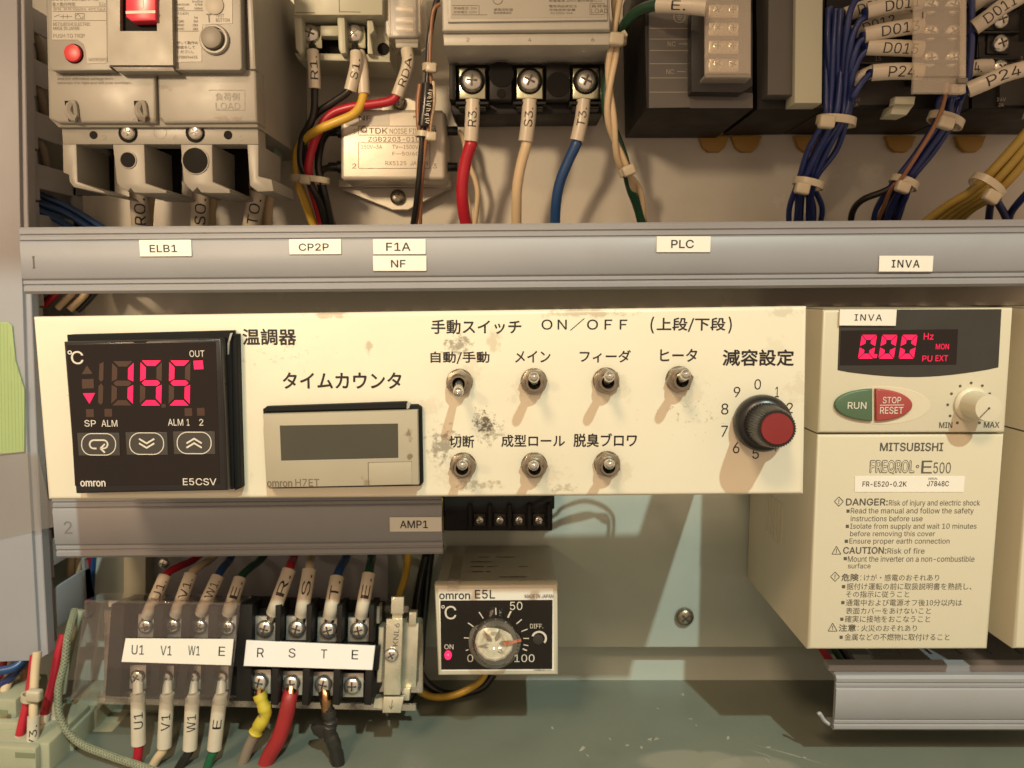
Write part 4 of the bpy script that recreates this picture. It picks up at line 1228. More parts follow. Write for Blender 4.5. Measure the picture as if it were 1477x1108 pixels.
m = MB(); m.pbox(t, 645, 838, 662, 846.5, -0.5, 3, 0.3, 1); m.pbox(t, 645, 847.5, 662, 853, -0.6, 1.2, 0.3, 1); m.box((t.L(645, 846, 0).x, 1, t.L(645, 842, 0).z), (t.L(662, 846, 0).x, 44, t.L(645, 842, 0).z + 0.5))
t.part('spring_clip', m, MT['cleartape'], fr)
# faint printed wiring diagram on the top of the case
m = MB(); zz = t.L(716, 846, 5).z + 0.08
x0, x1 = t.L(660, 846, 0).x, t.L(790, 846, 0).x
for k in range(5):
    for j in range(3 + k % 3):
        a_ = x0 + random.uniform(3, 24); 
        m.face([(a_, 15 + k * 6, zz), (a_ + random.uniform(2, 6), 15 + k * 6, zz), (a_ + random.uniform(2, 6), 15.7 + k * 6, zz), (a_, 15.7 + k * 6, zz)])
t.part('faded_printing', m, MT['greyink'], cs, False)
t2 = Thing('relay_socket', 'black screw socket behind the box thermostat, partly under the cream panel', 'socket', 716, 745, 326)
m = MB(); m.pbox(t2, 640, 700, 797, 766, 0, 18, 0.5, 1); m.pbox(t2, 634, 640, 800, 735, 4, 14, 0.5, 1)
for k in range(5): m.pbox(t2, 675 + k * 28.5, 728, 681 + k * 28.5, 764, -4, 6, 0.3, 1)
t2.part('body', m, MT['blackmatt'])
for x in (692, 721, 748.5, 777):
    c = t2.L(x, 750, -1); t2.part('clamp_plate', MB().pbox(t2, x - 9, 741, x + 9, 759, -0.9, 1, 0.3, 1), MT['plcgrey'])
    screw(t2.o, c, 2.0)
# ------------------------------------------------------------------ large ivory breaker, upper left
DM = 272.0
t = Thing('circuit_breaker', 'large ivory moulded case breaker with pink red handle, grey test button and red trip button', 'circuit breaker', 220, 100, DM)
MC = t
m = MB()
# deep body behind everything (its right flank shows)
m.ppoly(t, [(64, -70), (367, -70), (372, 178), (372, 184), (84, 184), (70, 170)], 6.2, 66, 0.6, 2)
body = t.part('case', m, MT['mccb'])
m = MB().ppoly(t, [(66, -70), (346, -70), (349, 98), (346, 101.5), (252, 101.5), (249, 96), (158, 96), (163, 101.5), (76, 102), (71, 97)], 0.6, 7, 0.9, 3)
fc = t.part('upper_cover', m, MT['mccb'])
m = MB().ppoly(t, [(353, -70), (362, -70), (369, 100), (360, 100)], 3.5, 4, 0.5, 2)
t.part('side_rib', m, MT['mccb'], body)
# raised handle housing with the recess cut out
fr_out = [(153.5, -70), (247, -70), (249, 90), (244, 94), (168, 94), (160, 90)]
m = MB()
m.ppoly(t, [(153.5, -70), (173, -70), (173, 94), (157, 94)], -1.8, 3)
m.ppoly(t, [(226.5, -70), (247, -70), (249.5, 94), (226.5, 94)], -1.8, 3)
m.ppoly(t, [(173, 45), (226.5, 45), (226.5, 94), (173, 94)], -1.8, 3)
t.part('handle_housing', m, MT['mccbdirty'], fc)
m = MB().ppoly(t, [(157.5, 94), (249, 94), (252, 103), (168, 103)], -0.6, 6, 0.6, 2)
t.part('handle_skirt', m, MT['mccb'], fc)
m = MB().pbox(t, 172, -70, 228, 47, 0.3, 1.0, 0)
t.part('handle_recess', m, MT['slot'], fc)
m = MB().ppoly(t, [(179.5, -70), (224, -70), (224.5, 29.5), (189, 30.5), (181, 24)], -3.6, 4, 0.6, 2)
hd = t.part('handle', m, MT['pinkred'], fc)
m = MB().ppoly(t, [(181, 16), (224, 15), (224, 19), (181.5, 20)], -3.72, 0.2); m.ppoly(t, [(203, -30), (207, -30), (207, 11.5), (203.5, 11.5)], -3.72, 0.2)
t.part('handle_mark', m, MT['whiteink'], hd, False)
# left rating plate, red trip button
m = MB().ppoly(t, [(74, -60), (153, -60), (154.5, 91), (126, 92), (124, 74), (121, 64), (112, 57.5), (75, 57.5)], 0.45, 0.2, 0.05, 1)
t.part('rating_plate', m, MT['labelpale'], fc)
m = MB(); yl = 0.38
for s_, b_ in (('MAX OPERATING TIME OF TRIP', (75, -4, 143, 1.5)), ('最大動作時間', (75.5, 3.5, 108, 9)), ('0.1s', (143, 3.5, 152, 8.5)), ('MITSUBISHI ELECTRIC', (77, 32.5, 130, 37.5)), ('MADE IN JAPAN', (77, 38.5, 114, 43.5)), ('PUSH TO TRIP', (77, 49, 122, 54.5)), ('2P3E  3K3R 50/60Hz  40°C Cat.A', (77, 11.5, 152, 15.5))):
    m.ptext(t, s_, b_, yl, .0)
m.ptext(t, 'U6029E5GHYZ', (128, 83.5, 155, 88.5), yl, 0)
for a_, c_ in (((76, 10.3), (153, 10)), ((76, 16.5), (153, 16.3)), ((76, 30), (153, 29.6)), ((78, 24.5), (86, 21)), ((86, 24), (104, 24)), ((91, 21), (91, 27)), ((97, 21), (97, 27))): m.pline(t, a_, c_, .7, yl)
for q in (((108.5, 19.5), (121.5, 19.5)), ((121.5, 19.5), (121.5, 27.5)), ((121.5, 27.5), (108.5, 27.5)), ((108.5, 27.5), (108.5, 19.5))): m.pline(t, *q, .8, yl)
for k in range(10):
    a0, a1 = k / 10 * 2 * math.pi, (k + 1) / 10 * 2 * math.pi
    m.pline(t, (110 + k, 23.5 - 3 * math.sin(a0)), (111 + k, 23.5 - 3 * math.sin(a1)), .7, yl)
t.part('lettering', m, MT['fadedink'], fc, False)
c = t.L(105.5, 77, 0)
t.part('button_recess', MB().cyl((c.x, 0.55, c.z), (0, -1, 0), 3.25, 0.1, 28), MT['slot'], fc)
rb = t.part('trip_button', MB().cyl((c.x, 0.5, c.z), (0, -1, 0), 2.85, 1.2, 28, bev=0.3), mat('red_button', (0.55, 0.02, 0.025), 0.35), fc)
# right rating plate, test button
m = MB().ppoly(t, [(252, -60), (335, -60), (335, 34), (292, 36), (291, 60), (291, 89), (253.5, 90)], 0.45, 0.2, 0.05, 1)
t.part('rating_plate', m, MT['labelpale'], fc)
m = MB()
for s_, b_ in (('Ue', (252.5, 0.5, 256, 4)), ('Icu/Ics', (277, 0.5, 292, 4)), ('380/415VAC', (252.5, 5, 273, 8.5)), ('5/7kA', (281, 5, 292, 8.5)), ('230VAC', (252.5, 10.5, 266, 14)), ('10/5kA', (280, 10.5, 292, 14)), ('JIS C 8371', (253, 18, 272, 21)), ('Ue', (253, 23.5, 257, 27)), ('Icn', (280, 23.5, 285, 27)),
               ('415VAC', (253, 29, 265.5, 32.5)), ('3kA', (279, 29, 285.5, 32.5)), ('200VAC', (253, 34.5, 265.5, 38)), ('10kA', (278, 34.5, 285.5, 38)), ('100VAC', (253, 40, 265.5, 43.5)), ('10kA', (278, 40, 285.5, 43.5)), ('押して動作の', (254.5, 59.5, 285.5, 64)), ('確認をして', (254.5, 66, 281, 70.5)), ('ください。', (255.5, 72.5, 279, 77)), ('0708094435', (255, 80.5, 284.5, 84.5)),
               ('T', (298, 20, 305, 32.5)), ('TEST', (311.5, 20, 323, 25)), ('BUTTON', (311.5, 26.5, 331, 31.5))):
    m.ptext(t, s_, b_, yl, .02 if s_ == 'T' else .006)
for a_, c_ in (((252, 15.5), (293, 15.5)), ((253.5, 45), (287, 45))): m.pline(t, a_, c_, .7, yl)
t.part('lettering', m, MT['greyink'], fc, False)
c = t.L(309, 57, 0)
t.part('button_ring', MB().lathe((c.x, 0.6, c.z), (0, -1, 0), [(5.0, 0), (5.0, 0.8), (4.6, 1.3), (4.0, 1.3), (3.8, 0.6), (3.8, 0.1), (0, 0.1)], 32, close=False), MT['mccb'], fc)
c = t.L(307, 56, 0)
t.part('test_button', MB().cyl((c.x, 0.6, c.z), (0, -1, 0), 3.6, 2.4, 30, bev=0.4), MT['greybtn'], fc)
c = t.L(309, 7, 0); t.part('grey_plug', MB().cyl((c.x, 0.6, c.z), (0, -1, 0), 3.1, 0.6, 28, bev=0.15), mat('pale_grey_plug', (0.36, 0.33, 0.27), 0.45), fc)
# lower terminal cover with the two latches
m = MB().ppoly(t, [(68, 100), (224, 103), (225, 178), (84, 177.5), (72, 172)], 4.2, 9, 0.9, 3)
m.ppoly(t, [(226.5, 103), (369, 99), (371.5, 177), (236, 178), (229, 170)], 4.6, 9, 0.9, 3)
lc = t.part('terminal_cover', m, MT['mccb'])
for x in (103, 203):
    t.part('latch_slot', MB().ppoly(t, [(x - 10, 145.5), (x + 7, 145.5), (x + 9, 175), (x - 4, 175), (x - 8, 160)], 4.05, 0.3), MT['slot'], lc)
    t.part('latch', MB().tube(smooth_path([t.L(x - 1, 151, 4.0), t.L(x - 3.5, 160, 3.4), t.L(x + 1, 169, 3.2), t.L(x + 8, 172, 3.4)]), 1.35, 8).tube(smooth_path([t.L(x - 3, 150, 3.8), t.L(x + 5, 150, 3.8), t.L(x + 8, 170, 3.8)]), 0.9, 8), MT['mccb'], lc)
m = MB(); yl = 4.1
for s_, b_ in (('Do not perform the insulation', (82, 105, 160, 110)), ('and the withstand voltage tests', (83, 111.5, 163, 116.5)), ('between the right and left pole terminals.', (83, 117.5, 190, 122.5))): m.ptext(t, s_, b_, yl, 0)
t.part('lettering', m, MT['fadedink'], lc, False)
m = MB(); yl = 4.48
for q in (((302, 130), (353, 130)), ((353, 130), (353, 159)), ((353, 159), (312, 159)), ((302, 130), (302, 131))): m.pline(t, *q, .8, yl)
m.ptext(t, '負荷側', (311, 134, 345, 145), yl, .0); m.ptext(t, 'LOAD', (311, 148, 346, 158), yl, .0)
t.part('moulded_lettering', m, mat('moulded_relief', (0.19, 0.175, 0.145), 0.45), lc, False)
stains(MT['mccb'], [(P(235, 127, 276), (8, 3), 0.6, (0.13, 0.09, 0.05), 260, 0.64), (P(210, 172, 276), (16, 2.2), 0.6, (0.13, 0.08, 0.05), 400, 0.62), (P(330, 171, 276), (14, 2.2), 0.5, (0.15, 0.10, 0.06), 400, 0.64), (P(217, 98, 272), (16, 2), 0.5, (0.14, 0.09, 0.05), 400, 0.62), (P(165, 92, 272), (3, 2), .7, (.05, .03, .02), 500, .6)])
# terminal base with three openings: a wall of ribs in front of dark bays
m = MB(); yb = 8.0
m.ppoly(t, [(88, 177), (372, 177), (373, 208.5), (90, 208.5)], yb, 8, 0.5, 2)
for pts in ([(90, 208), (110, 208), (112, 262), (149, 276), (152, 279.5), (106, 270), (100, 262), (99, 252), (91, 249)],
            [(162, 208), (208, 208), (210, 264), (240, 275), (240, 279), (206, 279), (193, 278), (188, 272), (184, 276), (175, 272), (168, 264)],
            [(260, 208), (306, 208), (307, 262), (331, 273), (332, 279), (304, 279), (290, 278), (284, 271), (278, 277), (270, 270), (264, 262)],
            [(356, 208), (373, 208), (373, 254), (392, 259), (395, 276), (372, 277), (360, 268)]):
    m.ppoly(t, pts, yb, 26, 0.6, 2)
bs = t.part('terminal_base', m, MT['mccb'])
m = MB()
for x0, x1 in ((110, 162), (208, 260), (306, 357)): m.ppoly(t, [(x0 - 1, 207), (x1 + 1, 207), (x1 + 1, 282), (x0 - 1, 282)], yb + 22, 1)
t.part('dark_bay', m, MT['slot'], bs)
for x in (205, 299, 385):
    m = MB(); c = t.G(x + 38 if x < 380 else x, 258, 312); 
for x, y, r in ((186, 192, 3.1), (283, 192, 3.1)):
    c = t.L(x, y, yb); t.part('screw_well', MB().cyl((c.x - .3, yb - 0.05, c.z), (0, -1, 0), 3.4, 0.1, 24), MT['slot'], bs)
    screw(bs, (c.x, yb - 0.1, c.z), 2.5)
for x, y, r in ((185, 231, 2.6), (282, 232, 4.4)):
    c = t.L(x, y, yb); t.part('hole_rim', MB().lathe((c.x, yb, c.z), (0, -1, 0), [(r + 0.55, 0.0), (r + 0.45, 0.3), (r + 0.1, 0.35), (r - 0.05, 0.05)], 28, close=False), MT['mccb'], bs)
for x, y, r in ((135, 195, 1.4), (329, 195, 1.5), (185, 231, 2.6), (282, 232, 4.4)):
    c = t.L(x, y, yb); t.part('round_hole', MB().cyl((c.x, yb - 0.06, c.z), (0, -1, 0), r, 0.08, 24), MT['slot'], bs)
m = MB(); m.ptext(t, '2', (147, 195, 154, 203), yb - .06, 0); m.ptext(t, '4', (249, 195, 257, 203), yb - .06, 0); m.ptext(t, '6', (343, 195, 351, 203), yb - .06, 0)
m.arc(t.L(231, 191, yb - .06), 2.1, 2.35, 0, 360, 24)
t.part('moulded_lettering', m, bpy.data.materials['moulded_relief'], bs, False)
c = t.G(401, 222, 315)
sd = MB(); sd.lathe((t.G(399, 222, 318).x + 0.6, t.G(399, 222, 318).y, c.z), (1, 0, 0), [(5.2, 0), (5.2, 0.15), (0, 0.15)], 28, close=False)
t.part('round_seal', sd, MT['pale_green_seal'], body)

# ------------------------------------------------------------------ two-pole protector
DCP = 306.0
t = Thing('circuit_protector', 'small ivory two pole circuit protector with wires R1 and S1 in its screws', 'circuit breaker', 490, 40, DCP)
m = MB().ppoly(t, [(420, -70), (552, -70), (552, 22), (424, 22)], 0, 26, 0.8, 2)
m.ppoly(t, [(424, 22), (435, 22), (437, 74), (433, 79), (426, 70)], 2, 18, 0.6, 2)
m.ppoly(t, [(486, 22), (497, 22), (499, 76), (492, 78), (488, 70)], 2, 18, 0.6, 2)
m.ppoly(t, [(529, 28), (537, 28), (540, 44), (534, 50), (538, 78), (530, 78)], 4, 18, 0.5, 2)
m.ppoly(t, [(424, 76), (540, 78), (562, 84), (563, 90), (430, 86)], 8, 22, 0.5, 2)
m.ppoly(t, [(536, 26), (560, 26), (563, 88), (538, 88)], 12, 20, 0.6, 2)
m.pbox(t, 462, 37, 488, 52, 6, 5, 0.3)
b = t.part('case', m, MT['plc'])
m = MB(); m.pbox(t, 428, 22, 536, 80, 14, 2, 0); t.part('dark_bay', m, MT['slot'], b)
m = MB()
for a_, c_ in (((488.5, -60), (489.5, 18)), ((426, 18), (454, 18.5)), ((490, 17), (520, 17.5))): m.pline(t, a_, c_, 1.2, -0.06)
t.part('seams', m, bpy.data.materials['shadow_gap'], b, False)
for x in (449, 511.5):
    t.part('clamp_washer', MB().pbox(t, x - 15.5, 37, x + 15.5, 70, 8.5, 1.5, 0.7, 2), MT['zinc'], b)
    screw(b, t.L(x, 50, 8.6), 3.6)
c = t.L(553, 71, 12); t.part('round_hole', MB().cyl((c.x, 11.9, c.z), (0, -1, 0), 2.4, 0.1, 20), MT['slot'], b)

# ------------------------------------------------------------------ glass-clear fuse holder
t = Thing('fuse_holder', 'clear plastic fuse holder with the RDA wire below it', 'fuse holder', 588, 30, 310)
m = MB().ppoly(t, [(553, -60), (608, -60), (610, 50), (600, 57), (560, 57), (554, 48)], 0, 16, 1.0, 3)
b = t.part('cover', m, MT['clearsoft'])
m = MB().ppoly(t, [(566, -60), (600, -60), (600, 52), (566, 52)], 7, 7, 0.6, 2)
m.ppoly(t, [(569, 56), (604, 56), (603, 69), (571, 69)], 3, 10, 0.6, 2)
t.part('body', m, MT['labelpale'], b)
m = MB()
for y in (-20, 8, 24, 36): m.pbox(t, 570, y, 596, y + 8, 3, 3, 0.4, 2)
m.pbox(t, 560, 0, 563, 50, -0.6, 2, 0.3, 1); m.pbox(t, 603, -20, 606, 46, -0.6, 2, 0.3, 1)
t.part('clip_ribs', m, MT['frost'], b)

# ------------------------------------------------------------------ noise filter
DN = 317.0
t = Thing('noise_filter', 'tinned metal box noise filter with printed label and NF tag, screwed to the back plate', 'noise filter', 567, 208, DN)
m = MB().ppoly(t, [(491, 160), (496, 157), (636, 158), (642, 163), (643, 256), (638, 260), (495, 260), (491, 256)], 0, 24, 1.6, 3)
b = t.part('case', m, MT['alu'])
m = MB().ppoly(t, [(488, 268), (648, 266), (650, 271), (600, 297), (588, 303), (566, 303), (552, 297), (490, 273)], 20, 1.5, 0.3, 1)
fl0 = m; m = MB().ppoly(t, [(548, 160), (553, 150), (562, 142), (588, 141), (600, 146), (606, 160)], 20, 1.5, 0.3, 1)
t.part('mounting_ear', m, MT['alu'])
fl0.pbox(t, 488, 258, 650, 270, 16, 8, 0.5)
fl = t.part('mounting_flange', fl0, MT['alu'])
screw(fl, t.L(574, 285, 19.8), 3.3, MT['nickel'], name='mounting_screw'); screw(fl, t.L(576, 149, 19.8), 3.0, MT['nickel'], name='mounting_screw')
for x, y, s_ in ((643, 189, 1), (643, 241, 1), (491, 190, -1), (491, 241, -1)):
    c = t.L(x, y, 12); m = MB().cyl((c.x - s_ * 0.5, 12, c.z), (s_, 0, 0), 1.9, 5.5, 16, bev=0.3); m.cyl((c.x - s_, 12, c.z), (s_, 0, 0), 2.6, 2.0, 16)
    t.part('lead_bushing', m, MT['black'], b)
tgp = t.part('paper_tag', MB().ppoly(t, [(497, 161.5), (561, 161), (561.5, 180.5), (498, 181)], -0.15, 0.15), mat('grey_paper_tag', (0.50, 0.47, 0.40), 0.5), b)
t.part('lettering', MB().ptext(t, 'NF', (517.5, 167, 535, 174), -0.22, .0), MT['ink'], tgp, False)
m = MB(); yl = -0.06
for s_, b_, bo in (('TDK', (532, 184.5, 559, 193), .02), ('NOISE FILTER', (562, 185.5, 618, 193), .0), ('ZGB2203-01D', (531, 197.5, 606, 204.5), .01), ('250V~3A', (521, 209, 551, 215), 0), ('TV—1500V', (566, 209, 603, 215), 0), ('F—50/60', (566, 219, 604, 225), 0), ('RX5125  JAPAN', (556, 232.5, 617, 238.5), 0), ('2', (508, 236, 514, 243), 0), ('3', (624, 236, 630, 243), 0), ('1', (510, 186, 512, 193), 0), ('4', (624, 184, 630, 191), 0), ('~', (596, 167, 603, 171), .02)):
    m.ptext(t, s_, b_, yl, bo)
for x0, y0, x1, y1 in ((517, 182, 628, 195), (517, 206, 620, 243)):
    for q in (((x0, y0), (x1, y0)), ((x1, y0), (x1, y1)), ((x1, y1), (x0, y1)), ((x0, y1), (x0, y0))): m.pline(t, *q, .8, yl)
m.arc(t.L(525, 187, yl), .9, 1.3, 0, 360, 16); m.pline(t, (520, 189), (530, 189), .9, yl); m.pline(t, (520, 191), (530, 191), .9, yl)
t.part('lettering', m, MT['fadedink'], b, False)

# ------------------------------------------------------------------ second breaker with black terminal base
DG = 288.0
t = Thing('circuit_breaker', 'ivory breaker with black terminal base and three bright clamp screws for wires R3 S3 T3', 'circuit breaker', 760, 40, DG)
m = MB().ppoly(t, [(637, -70), (879, -70), (880, 43), (638, 45)], 0, 56, 0.8, 3)
m.ppoly(t, [(639, 48), (880, 47), (880, 65), (640, 66)], 2.5, 52, 0.7, 2)
b = t.part('case', m, MT['mccb2'])
m = MB().ppoly(t, [(646, -70), (876, -70), (876, 29), (646, 32)], -1.2, 1.3, 0.4, 2)
t.part('raised_plate', m, MT['mccb2'], b)
m = MB().ppoly(t, [(650, -60), (872, -60), (872, 25), (650, 27)], -1.3, 0.2, 0.03, 1)
lb = t.part('rating_label', m, MT['labelpale'], b)
m = MB(); yl = -1.36
for a_, c_ in (((652, 21.5), (703, 21.5)), ((652, 8), (690, 8)), ((691, 8), (691, 21)), ((652, -2), (700, -2))): m.pline(t, a_, c_, .7, yl)
for s_, b_ in (('定格電流  30A', (654, 10, 688, 14)), ('定格電圧 220V', (654, 15.5, 688, 19.5)), ('漏電遮断器', (712, 12, 740, 16)), ('高感度高速形', (712, 17, 738, 20.5)), ('感度電流 30mA 動作時間 0.1s', (792, -1, 868, 3)), ('電気用品安全法', (792, 7, 832, 11)), ('定格遮断容量', (792, 12.5, 830, 16)), ('AC220V 5kA', (794, 17.5, 826, 20.5)), ('負荷側', (853, 7, 876, 11)), ('LOAD', (853, 12.5, 877, 19))): m.ptext(t, s_, b_, yl, 0)
m.arc(t.L(718, -1, yl), 1.6, 1.85, 180, 360, 16)
for q in (((851, 5.5), (872, 5.5)), ((851, 5.5), (851, 21)), ((851, 21), (872, 21))): m.pline(t, *q, .7, yl)
t.part('lettering', m, MT['fadedink'], lb, False)
m = MB()
for x in (675, 764, 855): m.ptext(t, {675: '2', 764: '4', 855: '6'}[x], (x - 2.5, 54.5, x + 2.5, 60), 2.4, 0)
t.part('moulded_lettering', m, bpy.data.materials['moulded_relief'], b, False)
m = MB().ppoly(t, [(642, 66), (874, 66), (872, 89), (648, 90)], 16, 30, 0.4, 1)
t.part('terminal_shield', m, MT['clear'], b)
m = MB().ppoly(t, [(648, 88), (871, 87), (872, 150), (869, 164), (655, 166), (650, 158)], 26, 22, 0.8, 2)
for x0, x1 in ((648, 657), (706, 738), (788, 822), (866, 872)): m.ppoly(t, [(x0, 92), (x1, 92), (x1, 144), (x0, 144)], 18.5, 9, 0.6, 2)
for x in (681, 764, 845):
    m.pbox(t, x - 24, 146, x + 24, 151, 19, 8, 0.3, 1); m.pbox(t, x - 20, 153, x + 20, 157, 20, 8, 0.3, 1)
bs = t.part('terminal_base', m, MT['blackmatt'])
for x in (681, 764, 845):
    t.part('clamp_washer', MB().pbox(t, x - 20.5, 97, x + 20.5, 144, 20.5, 2.0, 1.6, 3), MT['zinc'], bs)
    c = t.L(x, 117, 20.3); t.part('screw_well', MB().cyl(c, (0, -1, 0), 5.0, 0.2, 28), MT['slot'], bs)
    screw(bs, t.L(x, 118, 20.1), 4.1)
for x, y, r in ((723, 107, 4.8), (723, 135, 1.7), (805, 122, 4.6)):
    c = t.L(x, y, 18.3); t.part('round_hole', MB().cyl(c, (0, -1, 0), r, 0.2, 28), MT['slot'], bs)

# ------------------------------------------------------------------ PLC rack
DQ = 290.0
G_PLC = 'controller modules side by side on the rack'
t = Thing('controller_base', 'brown grey rack base under the row of dark controller modules with amber latches', 'rack base', 1250, 180, 312)
m = MB().ppoly(t, [(1090, -60), (1560, -60), (1560, 156), (1090, 160)], 0, 30, 0.6, 2)
m.ppoly(t, [(1070, 160), (1560, 158), (1560, 170), (1062, 172)], 14, 18, 0.6, 2)
b = t.part('frame', m, MT['plcbase'])
for x in (1030, 1077, 1168, 1300, 1401):
    m = MB().ppoly(t, [(x - 22, 196), (x + 22, 196), (x + 16, 212), (x + 8, 219), (x - 8, 219), (x - 16, 212)], 30, 2.5, 0.5, 2)
    t.part('latch', m, MT['dinyellow'], b)
t = Thing('power_module', 'black power module with NC terminal markings and green earth wire E', 'controller module', 1005, 60, DQ, group=G_PLC)
m = MB().ppoly(t, [(928, -70), (1086, -70), (1086, 157), (932, 157)], 0, 52, 0.6, 2)
b = t.part('case', m, MT['blackmatt'])
m = MB().ppoly(t, [(936, -60), (997, -60), (996, 40), (996, 155), (936, 156)], -0.3, 0.4, 0.1, 1)
m.ppoly(t, [(996, 130), (1086, 134), (1086, 156), (996, 156)], -0.3, 0.4, 0.1, 1)
t.part('marking_strip', m, MT['plcmid'], b)
m = MB(); yl = -0.36
for y in (41, 56.5, 73, 92, 112.5, 133): m.pline(t, (937, y), (994, y), .9, yl)
m.ptext(t, 'NC', (963, 60, 974.5, 67), yl, 0); m.pline(t, (979, 63.3), (992, 63.5), .9, yl); m.ptext(t, 'NC', (961, 100, 972, 107), yl, 0); m.pline(t, (977, 103.3), (989, 103.5), .9, yl)
cc = t.L(980, 24, yl); m.arc(cc, 1.9, 2.15, 0, 360, 24); m.pline(t, (980, 18), (980, 23), .8, yl); m.pline(t, (975, 23), (985, 23), .8, yl); m.pline(t, (976.5, 25.5), (983.5, 25.5), .8, yl); m.pline(t, (978, 28), (982, 28), .8, yl)
t.part('lettering', m, MT['dimink'], b, False)
m = MB().ppoly(t, [(997, 18), (1016, 18), (1086, 18), (1086, 124), (1070, 134), (997, 133)], -6, 6, 0.5, 2)
tb = t.part('terminal_block', m, MT['black'])
m = MB()
for y in (-20, 6, 32, 58, 84): m.pbox(t, 1022, y, 1066, y + 20, -9.5, 4, 0.6, 2)
t.part('terminal_screws', m, MT['solder'], tb)
for y in (16, 42, 68, 94):
    for x in (1034, 1056): screw(tb, t.L(x, y, -8.6), 2.2)
m = MB().ppoly(t, [(1017, -60), (1083.5, -60), (1083.5, 107), (1017, 107)], -13, 1.2, 0.3, 1)
m.ppoly(t, [(1017, 107.5), (1083.5, 107.5), (1083.5, 112), (1017, 112)], -13.2, 8, 0.3, 1)
t.part('terminal_cover', m, MT['frost'], tb)
t = Thing('processor_module', 'narrow grey and cream controller module between the power module and the blue wires', 'controller module', 1145, 70, DQ, group=G_PLC)
m = MB().ppoly(t, [(1090, -70), (1190, -70), (1190, 157), (1092, 158)], 6, 46, 0.5, 2)
b = t.part('case', m, MT['blackmatt'])
t.part('front_panel', MB().ppoly(t, [(1109, -70), (1146, -70), (1143, 137), (1107, 137)], -1, 8, 0.5, 2), MT['plcmid'], b)
t.part('cable_door', MB().ppoly(t, [(1148, -70), (1188, -70), (1186, 149), (1146, 149)], -3, 9, 0.6, 2), MT['plc'], b)
t.part('lettering', MB().ptext(t, 'POWER', (1164, 151, 1188, 156.5), 5.9, 0), MT['dimink'], b, False)
for k, (x0, lab) in enumerate(((1192, 'dark output module with wires D011 to P24 under a frosted terminal cover'), (1402, 'dark output module cut off by the right edge of the photo'))):
    t = Thing('output_module', lab, 'controller module', x0 + 80, 70, DQ + 3, group=G_PLC)
    m = MB().ppoly(t, [(x0, -70), (x0 + 206, -70), (x0 + 206, 157), (x0, 157)], 4, 46, 0.5, 2)
    b = t.part('case', m, MT['blackmatt'])
    m = MB().ppoly(t, [(x0 + 40, 96), (x0 + 126, 92), (x0 + 126, 150), (x0 + 40, 152)], 2, 3, 0.4, 2)
    m.ppoly(t, [(x0 + 10, 60), (x0 + 126, 60), (x0 + 126, 90), (x0 + 10, 90)], 2.6, 2, 0.2, 2)
    t.part('front_panel', m, MT['plcgrey'], b)
    m = MB(); m.ptext(t, '15', (x0 + 70, 81, x0 + 79, 88), 2.5, 0); m.pline(t, (x0 + 45, 91), (x0 + 90, 91), .8, 2.5); m.ptext(t, '24V', (x0 + 36, 141, x0 + 49, 146), 1.9, 0); m.ptext(t, '2A', (x0 + 38, 149, x0 + 46, 154), 1.9, 0)
    t.part('lettering', m, MT['dimink'], b, False)
    # terminal column with screws, clear cover in front
    cx = x0 + 166
    m = MB()
    m.ppoly(t, [(cx - 38, -70), (cx + 38, -70), (cx + 38, 118), (cx - 38, 118)], -5, 9, 0.5, 2)
    for y in (-12, 27, 66, 104): m.pbox(t, cx - 40, y - 18, cx + 40, y - 14, -9, 5, 0.3, 1)
    tb = t.part('terminal_block', m, MT['black'])
    for y in (10, 48, 86):
        for dx in (-18, 14): screw(tb, t.L(cx + dx, y, -5.2), 3.1)
    m = MB().ppoly(t, [(x0 + 127, -70), (x0 + 203, -70), (x0 + 202, 111), (x0 + 126, 111)], -17, 1.1, 0.3, 1)
    m.ppoly(t, [(x0 + 126, 111.5), (x0 + 202, 111.5), (x0 + 201, 134.5), (x0 + 125, 134.5)], -17.2, 1.4, 0.3, 1)
    m.ppoly(t, [(x0 + 194, -70), (x0 + 203, -70), (x0 + 202, 134), (x0 + 193, 134)], -17.6, 1.0, 0.3, 1)
    m.ppoly(t, [(x0 + 181, 121), (x0 + 200, 121), (x0 + 200, 135), (x0 + 181, 135)], -18.3, 2, 0.3, 1)
    cv = t.part('terminal_cover', m, MT['frost'], tb)
    m = MB(); m.pline(t, (x0 + 139, 17), (x0 + 139, 27), 1.6, -17.7); t.part('moulded_mark', m, MT['ink'], cv, False)
    m = MB().pbox(t, x0 + 190, 112, x0 + 205, 120, -18.4, 1.5, 0.3, 1); t.part('cover_catch', m, MT['greybtn'], cv)
    m = MB().ppoly(t, [(x0 + 100, 139), (x0 + 129, 139), (x0 + 127, 151), (x0 + 98, 150)], -6, 4, 0.4, 2)
    m.ppoly(t, [(x0 + 98, 150), (x0 + 127, 151), (x0 + 116, 166), (x0 + 92, 165)], -4, 8, 0.4, 2)
    t.part('release_foot', m, MT['plc'], b)
# open screw column beside the second module's cover (seen between the covers)
# ------------------------------------------------------------------ wires of the upper row
GW = 'marked wires of the upper row'
